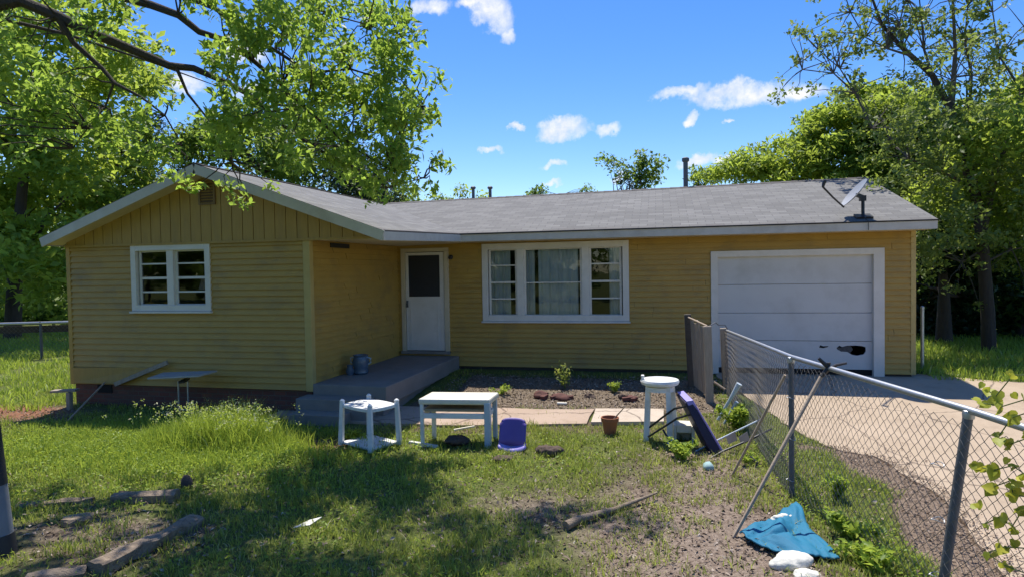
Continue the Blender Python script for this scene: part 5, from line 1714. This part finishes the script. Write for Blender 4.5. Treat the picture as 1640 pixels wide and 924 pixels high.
tree('leafy_tree', 'dense green tree at the right edge beyond the garage', 'tree', base_at(1620, 8), up([1615, 1605, 1600], [450, 330, 240], 8), 0.24,
     [lobe(1580, 270, 8, 85, 60), lobe(1640, 220, 8, 80, 70), lobe(1550, 340, 7.5, 80, 55), lobe(1650, 330, 7.5, 90, 70), lobe(1530, 230, 9, 50, 50), lobe(1720, 260, 8, 90, 110), lobe(1600, 400, 7.5, 90, 40), lobe(1570, 320, 4.5, 80, 50), lobe(1680, 260, 4, 120, 100), lobe(1660, 220, 2.6, 90, 50), lobe(1610, 250, 5.5, 70, 60)],
     250, 0.62, 210, 0.14, M['leaf_bright'], M['bark'], None, 42, tone=0.66)
tree('understory_tree', 'dark shaded undergrowth tree just beyond the garage corner', 'tree', base_at(1512, 5.5), up([1512, 1508], [470, 380], 5.5), 0.2,
     [lobe(1520, 390, 5.5, 50, 30), lobe(1500, 430, 6.5, 40, 50), lobe(1560, 440, 6.5, 50, 40), lobe(1500, 510, 7, 45, 45), lobe(1550, 520, 7.5, 60, 40)],
     90, 0.5, 120, 0.16, M['leaf_dark'], M['bark'], None, 43, tone=0.5)
tree('understory_tree', 'dark leafy thicket behind the sparse tree at the right', 'tree', base_at(1640, 7), up([1640, 1640], [470, 390], 7), 0.2,
     [lobe(1630, 430, 7, 60, 50), lobe(1690, 440, 7, 60, 60), lobe(1640, 510, 8, 70, 45), lobe(1600, 470, 8.5, 50, 50), lobe(1720, 500, 7, 70, 60)],
     100, 0.55, 120, 0.18, M['leaf_far'], M['bark'], None, 44, tone=0.2)
tree('leafy_tree', 'dark mass of a far tree closing the view right of the garage', 'tree', base_at(1570, 15), up([1570, 1570], [440, 340], 15), 0.25,
     [lobe(1500, 420, 15, 80, 70), lobe(1600, 430, 15, 90, 80), lobe(1700, 420, 15, 90, 80), lobe(1540, 510, 14, 80, 40), lobe(1650, 510, 14, 90, 40)],
     130, 0.9, 120, 0.28, M['leaf_far'], M['bark'], None, 45, tone=0.15)

# sparse tree with bare grey limbs
TB = G(1584, 562); yb = TB.y
T = thing('sparse_tree', 'tall thinly leafed tree with bare forking limbs at the right', 'tree', TB)
SP = [(0.15, [(1584, 566), (1582, 500), (1574, 400), (1566, 330), (1545, 239), (1523, 177), (1493, 121), (1445, 77), (1412, 40), (1394, -10)]),
      (0.07, [(1523, 177), (1527, 130), (1530, 85), (1526, 0), (1530, -60)]), (0.05, [(1552, 262), (1552, 190), (1556, 121), (1545, 66), (1550, 10)]),
      (0.09, [(1572, 380), (1596, 265), (1618, 217), (1637, 147), (1650, 60), (1670, -20)]),
      (0.05, [(1566, 318), (1545, 294), (1508, 276), (1456, 254), (1427, 228), (1397, 206)]),
      (0.035, [(1493, 121), (1480, 80), (1476, 30), (1470, -20)]), (0.03, [(1445, 77), (1440, 40), (1450, 0)]), (0.03, [(1465, 92), (1420, 78), (1385, 60), (1362, 20)]),
      (0.03, [(1397, 206), (1370, 150), (1345, 110), (1310, 80)]), (0.025, [(1370, 150), (1335, 118), (1285, 112)]), (0.03, [(1637, 147), (1600, 90), (1590, 20)]), (0.04, [(1576, 400), (1540, 420), (1500, 405)]), (0.035, [(1578, 420), (1620, 400), (1650, 395)])]
tips = []
for r, P in SP:
    n = len(P); pts = []
    for i, p in enumerate(P):
        yy = yb + (0 if r > 0.14 else rgT.uniform(-0.3, 0.3) * min(1, i)) + (rgT.uniform(-0.15, 0.15) if r > 0.14 and i > 2 else 0)
        pts.append(at(p[0], p[1], yy))
    m = MB(); m.tube(pts, [max(0.012, r * (1 - 0.85 * i / (n - 1))) for i in range(n)], 9)
    m.build('trunk' if r > 0.14 else 'branch', M['bark_grey'] if r < 0.14 else M['bark'], T, smooth=True)
    tips += pts[(5 if r > 0.14 else 1):]
tw = MB(); CL = []
for p in tips:
    for _ in range(9):
        q = p + Vector((rgT.gauss(0, 0.45), rgT.gauss(0, 0.4), rgT.gauss(0.25, 0.5)))
        tw.tube(curve_pts(p, q, 0.05, 3, 0.04, rgT), [0.014, 0.011, 0.008, 0.004], 5, cap=False)
        CL.append((tuple(q), rgT.uniform(0.10, 0.24)))
tw.build('twigs', M['bark_grey'], T, smooth=True)
for px, py, rr_ in [(rgT.uniform(1400, 1720), rgT.uniform(60, 430), rgT.uniform(0.16, 0.34)) for _ in range(340)]:
    if py < 170 and (px < 1460 or rgT.random() < 0.6): continue
    CL.append((tuple(at(px, py, yb + rgT.uniform(-2.2, 1.8))), rr_))
crown_mesh('crown', [c for c, r in CL], [r for c, r in CL], 26, 0.115, M['leaf_pale'], T, 0.5, 0.4, 1, 0.5, 0.62, np.random.default_rng(9))

# crowns showing above the roof line
tree('small_tree', 'small dark leafed tree peeping over the roof beside the flue', 'tree', base_at(1012, 14), up([1010, 1008], [380, 290], 14), 0.1,
     [lobe(985, 258, 14, 20, 13), lobe(1038, 265, 14, 26, 22), lobe(1012, 282, 14, 40, 16), lobe(1050, 285, 14, 26, 14)], 34, 0.4, 40, 0.17, M['leaf_far'], M['bark'], 'tree tops behind the roof', 51, tone=0.3, shell=0.2)
tree('small_tree', 'tiny tree top just clearing the middle of the roof ridge', 'tree', base_at(862, 18), up([860, 860], [380, 312], 18), 0.1,
     [lobe(862, 310, 18, 18, 9), lobe(942, 305, 18, 12, 7)], 12, 0.4, 40, 0.16, M['leaf_far'], M['bark'], 'tree tops behind the roof', 52, tone=0.4, shell=0.1)
tree('small_tree', 'leafy top showing behind the pair of vent pipes', 'tree', base_at(735, 16), up([735, 735], [380, 322], 16), 0.1,
     [lobe(740, 312, 16, 14, 14), lobe(705, 320, 16, 24, 10), lobe(770, 322, 16, 20, 6)], 18, 0.4, 40, 0.16, M['leaf_bright'], M['bark'], 'tree tops behind the roof', 53, tone=0.4, shell=0.1)
tree('small_tree', 'pale green tree top between the flue and the feathery tree', 'tree', base_at(1120, 16), up([1118, 1118], [380, 295], 16), 0.1,
     [lobe(1118, 285, 16, 14, 16), lobe(1140, 290, 16, 18, 8)], 14, 0.4, 40, 0.16, M['leaf_bright'], M['bark'], 'tree tops behind the roof', 54, tone=0.4, shell=0.1)
# street trees behind the viewpoint, seen in the window glass
for i, (x, y, h, lb) in enumerate(((-9, -32, 8, 'leafy street tree opposite the porch, reflected in the window glass'), (4, -36, 9, 'leafy street tree opposite the driveway, reflected in the window glass'), (-18, -34, 9, 'leafy street tree opposite the wing, reflected in the window glass'), (13, -33, 8, 'leafy street tree beyond the driveway mouth across the street'),
                                 (-27, -35, 9, 'leafy street tree far down the street past the wing'), (-35, -38, 10, 'large leafy street tree second from the far end of the street'), (-44, -41, 11, 'largest leafy street tree at the far end of the street'))):
    tree('street_tree', lb, 'tree', (x, y, -0.2), [(x, y, 2.5), (x, y, h * 0.6)], 0.25,
         [(x, y, h * 0.62, 4.6, 4, 3.2), (x + 2.9, y, h * 0.42, 3, 3, 2.6), (x - 3.2, y, h * 0.42, 3, 3, 2.6), (x, y - 1, 2, 4.5, 2, 1.6)], 90, 1.2, 60, 0.5, M['leaf_far'], M['bark'], 'street trees', 61 + i, limbs=6)

# ------------------------------------------------------------------ grass, weeds, litter
def blades(name, P, h, w, tint, material, lean=0.35, rng=RNG):
    n = len(P)
    az = rng.uniform(0, 2 * np.pi, n)
    d = np.stack([np.cos(az), np.sin(az), np.zeros(n)], 1)
    s = np.stack([-np.sin(az), np.cos(az), np.zeros(n)], 1)
    tw = rng.uniform(0, 2 * np.pi, n)
    s = s * np.cos(tw)[:, None] + d * np.sin(tw)[:, None]
    L = (rng.gamma(2.0, lean / 2, n))[:, None] * h[:, None]
    w = w[:, None]; h_ = h[:, None]; z = np.array([[0, 0, 1.0]])
    b0 = P - s * w * 0.5; b1 = P + s * w * 0.5
    mid = P + z * h_ * 0.55 + d * L * 0.35
    m0 = mid - s * w * 0.42; m1 = mid + s * w * 0.42
    tip = P + z * h_ * np.sqrt(np.clip(1 - (L / h_) ** 2 * 0.35, 0.15, 1)) + d * L
    V = np.stack([b0, b1, m1, m0, tip], 1).reshape(-1, 3)
    i = np.arange(n)[:, None] * 5
    loops = np.concatenate([i, i + 1, i + 2, i + 3, i + 3, i + 2, i + 4], 1).ravel()
    sizes = np.tile([4, 3], n)
    return kind(numpy_mesh(name, V, loops, sizes, material, None, np.repeat(np.clip(tint, 0, 1), 2)), 'stuff')


def surf(x, y):
    z = gz(x, y)
    fine = boxm(x, y, -11.4, 5.4, -10, 0.6, 0.5)
    return z + fine * (0.05 * (fnoise(x, y, 1.6, 21) - 0.5) + 0.035 * (fnoise(x, y, 7, 31) - 0.5))


def blocked(x, y):
    b = (x > drive_left(y) - 0.02) & (x < 12) & (y < 0.3)
    b |= (x > XL) & (x < XR) & (y > 0)
    b |= (x > XL) & (x < XK) & (y > D)
    b |= (x > -5.7) & (x < -4.0) & (y > -4.2) & (y <= 0)
    return b


def paved(x, y):
    return (x > -6.0) & (x < 0.08) & (y < -2.65 - 0.0 * x) & (y > -3.86 + 0.13 * np.clip(x + 4, 0, 4))


FL = [(p.x, p.y) for p in FENCE]
N = 520000
x = RNG.uniform(-11.5, 2.6, N); y = RNG.uniform(-9.3, -0.3, N)
lush = 1.0 * gauss(x, y, -6.6, -5.5, 2.4, 0.95) + 0.9 * gauss(x, y, -5.65, -5.2, 0.9, 0.4)
mk = masks(x, y)
pn = fnoise(x, y, 1.5, 77); pn2 = fnoise(x, y, 4.5, 99)
fd = seg_dist(x, y, FL)
dens = 0.42 * sst((pn - 0.30) / 0.28) * (0.35 + 0.9 * pn2) + 0.7 * lush
dens += 0.12
dens += 0.30 * (fnoise(x, y, 5.5, 123) > 0.56) * (y < -3.9)
dens = dens - 0.42 * mk['mulch'] - 0.9 * mk['gravel'] - 0.95 * mk['reddirt'] - 1.0 * mk['litter']
dens += 0.30 * np.exp(-(fd / 0.25) ** 2) * (y < -3.5)
dens += 0.28 * gauss(x, y, 1.75, -5.6, 0.45, 1.3)
dens = np.where(y > -2.7, dens * 0.35, dens)
dens = np.where(paved(x, y), 0.012 * (pn2 > 0.5), dens)
# thin out where the ground is far away and blades shrink below a pixel
ok = (RNG.random(N) < np.clip(dens, 0, 1)) & ~blocked(x, y)
x, y, lush, pn2, mkm, fd = x[ok], y[ok], lush[ok], pn2[ok], mk['mulch'][ok], fd[ok]
isl = RNG.random(len(x)) < np.clip(lush * 1.1, 0, 1)
P = np.stack([x, y, surf(x, y) - 0.01], 1)
hh = RNG.uniform(0.035, 0.10, len(x)) * (0.45 + 1.1 * pn2)
tt = np.clip(RNG.normal(0.50, 0.25, len(x)) + 0.35 * mkm + 0.45 * (0.5 - pn2), 0, 1)
blades('lawn_grass', P[~isl], hh[~isl], RNG.uniform(0.005, 0.010, (~isl).sum()), tt[~isl], M['grass'], 0.55)
hump = gauss(x, y, -5.65, -5.25, 0.75, 0.3)
hl = RNG.uniform(0.07, 0.17, len(x)) * (0.75 + 0.5 * pn2) + 0.34 * hump * RNG.uniform(0.4, 1.1, len(x))
blades('tall_grass', P[isl], hl[isl], RNG.uniform(0.006, 0.012, isl.sum()), np.clip(RNG.normal(0.42, 0.2, isl.sum()), 0, 0.86), M['lush'], 0.42)
nc = 150000
xc = RNG.uniform(-9.5, 2.3, nc); yc = RNG.uniform(-9.2, -4.2, nc)
lc = gauss(xc, yc, -6.6, -5.6, 2.4, 1.0) + 0.22 * (fnoise(xc, yc, 2.2, 44) > 0.55) + 0.35 * np.exp(-(seg_dist(xc, yc, FL) / 0.3) ** 2)
mk_ = masks(xc, yc)
okc = (RNG.random(nc) < np.clip(lc - 0.8 * mk_['mulch'] - mk_['reddirt'] - mk_['litter'], 0, 1)) & ~blocked(xc, yc) & ~paved(xc, yc)
xc, yc, lc = xc[okc], yc[okc], lc[okc]
Pc = np.stack([xc, yc, surf(xc, yc) + RNG.uniform(0.01, 0.07, len(xc)) + 0.10 * np.clip(lc - 0.3, 0, 1) * RNG.random(len(xc)) + 0.25 * gauss(xc, yc, -5.65, -5.25, 0.75, 0.3) * RNG.random(len(xc))], 1)
Vc, Lc, Sc = leaf_arrays(Pc, 0.032, 0.55, 0.9)
kind(numpy_mesh('clover', Vc, Lc, Sc, M['weed'], None, np.repeat(np.clip(RNG.normal(0.5, 0.25, len(Pc)), 0, 1), 2)), 'stuff')
nt = 9000
xt = RNG.normal(-5.75, 0.62, nt); yt = RNG.normal(-5.22, 0.2, nt)
Pt = np.stack([xt, yt, surf(xt, yt)], 1)
blades('tall_clump', Pt, RNG.uniform(0.16, 0.58, nt) * np.exp(-((xt + 5.55) / 1.2) ** 2) * (0.55 + 0.85 * fnoise(xt, yt, 4.0, 88)), RNG.uniform(0.005, 0.010, nt), np.clip(RNG.normal(0.5, 0.22, nt), 0, 0.95), M['lush'], 0.4)
# pale seed heads over the tall clump
n = 300
xx = RNG.normal(-5.65, 0.45, n); yy = RNG.normal(-5.22, 0.18, n)
P = np.stack([xx, yy, surf(xx, yy) + RNG.uniform(0.28, 0.52, n)], 1)
cc_ = (P[:, None, :] + RNG.normal(0, 0.022, (n, 7, 3))).reshape(-1, 3)
V, L, S_ = leaf_arrays(cc_, 0.028, 0.5, 0.2)
kind(numpy_mesh('seed_heads', V, L, S_, M['lush'], None, np.full(len(S_), 1.0)), 'stuff')
# sunny lawn beyond the wing and rough grass right of the garage
n = 60000
xa = RNG.uniform(-24, -10.2, n); ya = RNG.uniform(-4, 9, n)
xb = RNG.uniform(4.6, 14, n); yb_ = RNG.uniform(-1.5, 8, n)
okb = ~((xb < 9.0) & (yb_ < -0.45 - 0.0)) & ~((xb < 7.6) & (yb_ < -0.3))
far = np.concatenate([np.stack([xa, ya], 1), np.stack([xb, yb_], 1)[okb]])
far = far[(fnoise(far[:, 0], far[:, 1], 1.1, 5) > 0.33) & ((far[:, 0] < 0) | (RNG.random(len(far)) < 0.45))]
P = np.stack([far[:, 0], far[:, 1], gz(far[:, 0], far[:, 1]) - 0.01], 1)
blades('far_grass', P, RNG.uniform(0.06, 0.2, len(P)), RNG.uniform(0.012, 0.025, len(P)), RNG.normal(0.5, 0.2, len(P)), M['lush'], 0.5)


def flat_bits(name, P, size, tint, material, asp=0.4, thick=True):
    V, L, S_ = leaf_arrays(P, size, asp, 1.6, 0, RNG, 0.25)
    return kind(numpy_mesh(name, V, L, S_, material, None, np.repeat(np.clip(tint, 0, 1), 2)), 'stuff')


N = 90000
x = RNG.uniform(-10.8, 2.7, N); y = RNG.uniform(-9.3, -2.0, N)
mk = masks(x, y)
pr = 0.75 * mk['mulch'] + 0.10 + 0.25 * mk['reddirt']
ok = (RNG.random(N) < np.clip(pr, 0, 1)) & ~blocked(x, y) & ~(paved(x, y) & (RNG.random(N) > 0.15)) & (mk['litter'] < 0.3)
P = np.stack([x[ok], y[ok], surf(x[ok], y[ok]) + 0.008], 1)
flat_bits('wood_chips', P, 0.042, RNG.beta(2, 2.2, ok.sum()), M['chips'], 0.35)
N = 26000
x = RNG.uniform(1.4, 2.9, N); y = RNG.uniform(-9.0, -3.6, N)
mk = masks(x, y)
ok = (RNG.random(N) < 0.5 * mk['litter'] + 0.05 * (fnoise(x, y, 2.5, 71) > 0.5))
P = np.stack([x[ok], y[ok], np.maximum(surf(x[ok], y[ok]), gz(x[ok], y[ok]) + 0.014) + RNG.uniform(0, 0.02, ok.sum())], 1)
flat_bits('leaf_litter', P, 0.026, RNG.beta(3, 3, ok.sum()), M['litter'], 0.5)
N = 9500
x = RNG.uniform(-3.8, 1.1, N); y = RNG.uniform(-2.85, -0.5, N)
ok = ~blocked(x, y) & (RNG.random(N) < 0.9)
P = np.stack([x[ok], y[ok], surf(x[ok], y[ok]) + 0.006], 1)
flat_bits('gravel', P, 0.030, RNG.beta(2, 2, ok.sum()), M['stones'], 0.8)


N = 9000
x = RNG.uniform(-9.5, 2.2, N); y = RNG.uniform(-9.3, -4.0, N)
ok = ~blocked(x, y) & ~paved(x, y) & (RNG.random(N) < 0.35 + 0.5 * fnoise(x, y, 2.0, 201))
P = np.stack([x[ok], y[ok], surf(x[ok], y[ok]) + RNG.uniform(0.01, 0.05, ok.sum())], 1)
flat_bits('dead_leaves', P, 0.036, RNG.beta(2, 3, ok.sum()), M['chips'], 0.55)


# ---- separate weeds
def weed(name, label, cat, p, h, r, n, size, material, group=None, seed=0, stems=7):
    rg = random.Random(seed); t = thing(name, label, cat, p, group)
    m = MB(); C = []
    for i in range(stems):
        a = rg.uniform(0, 6.28); k = rg.uniform(0.2, 1)
        q = Vector(p) + Vector((math.cos(a) * r * k, math.sin(a) * r * k, h * rg.uniform(0.6, 1.0)))
        cp = curve_pts(p, q, 0.03, 4, 0.01, rg)
        m.tube(cp, [0.006, 0.005, 0.004, 0.003, 0.002], 5, cap=False)
        C += [tuple(c) for c in cp[1:]]
    m.build('stems', M['weed_stem'], t)
    crown_mesh('leaves', C, [r * 0.32] * len(C), n, size, material, t, 0.5, 0.3, 0.8, 0.7, 0.55, np.random.default_rng(seed))
    return t


M['weed_stem'] = mat('weed_stem', (0.12, 0.16, 0.04), 0.7)
wg = 'weeds growing along the driveway fence'
weed('weed_clump', 'bushy green weed clump around the pale blue tubes', 'weed', G(1180, 690), 0.36, 0.24, 26, 0.075, M['weed'], None, 1, 9)
weed('weed_plant', 'bright leafy weed between the blue cloth and the end fence post', 'weed', G(1365, 868), 0.22, 0.20, 16, 0.06, M['weed'], wg, 2)
weed('weed_plant', 'light green sprout just right of the middle fence post', 'weed', G(1342, 800), 0.22, 0.15, 14, 0.055, M['weed'], wg, 3)
weed('weed_plant', 'low spreading weed at the bottom edge beside the blue cloth corner', 'weed', G(1385, 912), 0.16, 0.26, 18, 0.055, M['weed'], wg, 4)
weed('weed_plant', 'small weed at the foot of the black pipe stub', 'weed', G(1200, 745), 0.13, 0.15, 10, 0.05, M['weed'], wg, 5, 5)
weed('weed_plant', 'weed under the tipped chair legs', 'weed', G(1090, 735), 0.18, 0.22, 18, 0.06, M['weed'], None, 6)
weed('weed_plant', 'thin pale weed stalks standing against the dark front wall base', 'weed', G(905, 622), 0.42, 0.22, 2, 0.05, M['grass'], None, 7, 9)
weed('weed_plant', 'small weed on the gravel left of the brick heaps', 'weed', G(800, 632), 0.16, 0.22, 8, 0.05, M['weed'], None, 8, 6)
weed('weed_plant', 'yellowish weed on the gravel beside the tall stool', 'weed', G(985, 628), 0.18, 0.2, 8, 0.05, M['weed'], None, 9, 6)
weed('weed_plant', 'clover like weed under the side table', 'weed', G(566, 706), 0.12, 0.22, 12, 0.05, M['weed'], None, 10, 6)

# vine climbing the near end of the chain link fence
vb = FENCE[3]
T = thing('vine', 'young vine with yellow green leaves climbing the fence at the right edge', 'vine', (vb.x, vb.y, float(gz(vb.x, vb.y))))
VX = [(1690, 600), (1690, 650), (1690, 700), (1690, 760), (1690, 800), (1690, 830), (1690, 880), (1690, 930)]
VL = [(1590, 622), (1606, 634), (1617, 650), (1585, 645), (1634, 600), (1632, 668), (1582, 748), (1604, 752), (1634, 745), (1628, 770), (1590, 838), (1612, 828), (1634, 842), (1620, 876), (1592, 885), (1636, 792), (1610, 700), (1626, 712), (1600, 780), (1638, 876), (1622, 905), (1650, 640), (1660, 700), (1655, 760), (1648, 820), (1575, 812)]
s3 = cum[3]
# distance along the fence for a photo column, on the near segment
def vine_pt(px, py):
    lo, hi = cum[2], cum[4]
    for _ in range(40):
        mm_ = (lo + hi) / 2; q = fpt(mm_, 0.6); d = CAM_ROT @ (np.array(q) - CAM_POS)
        if d[1] > 0.3 and 820 + FOC * d[0] / d[1] < px: lo = mm_
        else: hi = mm_
    q = fpt(lo, 0.6)
    dr = (FENCE[3] - FENCE[2]).normalized()
    q = q + Vector((-dr.y, dr.x, 0)) * (0.05 if Vector((-dr.y, dr.x, 0)).dot(Vector(CAM_POS) - q) > 0 else -0.05)
    return Vector((q.x, q.y, zat(q.x, q.y, py)))


pts = [vine_pt(*p) for p in VL]
m = MB()
px_ = [vine_pt(*p) for p in VX]
m.tube([Vector((px_[0].x, px_[0].y, float(gz(0, -9))))] + px_[::-1], 0.006, 6, cap=False)
for k, ch in ((0, [4, 1, 0]), (1, [21, 2, 3]), (2, [22, 17, 16]), (3, [23, 8, 7, 6]), (4, [15, 9, 18]), (5, [24, 12, 11, 10]), (6, [19, 13, 14]), (1, [5, 16]), (7, [20, 14])):
    m.tube([px_[k]] + [pts[i] for i in ch], 0.0035, 5, cap=False)
m.build('stems', M['weed_stem'], T)
cen = np.array([tuple(p + Vector((RNG.normal(0, 0.014), RNG.normal(0, 0.02), RNG.normal(0, 0.014)))) for p in pts for _ in range(3)])
n = len(cen)
nor = unit(RNG.normal(size=(n, 3)) * 0.7 + np.array([-0.35, -0.75, 0.5]))
ax = RNG.normal(size=(n, 3)) * 0.6 + np.array([-0.3, 0, -0.8]); ax = unit(ax - nor * (ax * nor).sum(1, keepdims=True)); sd_ = np.cross(nor, ax)
Ls = (0.064 * RNG.uniform(0.5, 1.25, n))[:, None]
ring = [(-0.42, 0.0, 0.0), (-0.52, 0.20, 0.05), (-0.36, 0.42, 0.10), (-0.05, 0.46, 0.11), (0.22, 0.30, 0.06), (0.55, 0.0, -0.10), (0.22, -0.30, 0.06), (-0.05, -0.46, 0.11), (-0.36, -0.42, 0.10), (-0.52, -0.20, 0.05)]
V = np.stack([cen] + [cen + (ax * a + sd_ * b + nor * c) * Ls for a, b, c in ring], 1).reshape(-1, 3)
i = np.arange(n)[:, None] * 11
L = np.concatenate([np.concatenate([i, i + 1 + k, i + 1 + (k + 1) % 10], 1) for k in range(10)], 1).ravel()
numpy_mesh('leaves', V, L, np.full(n * 10, 3), M['leaf_vine'], T, np.repeat(np.clip(RNG.normal(0.55, 0.25, n), 0, 1), 10), smooth=True)
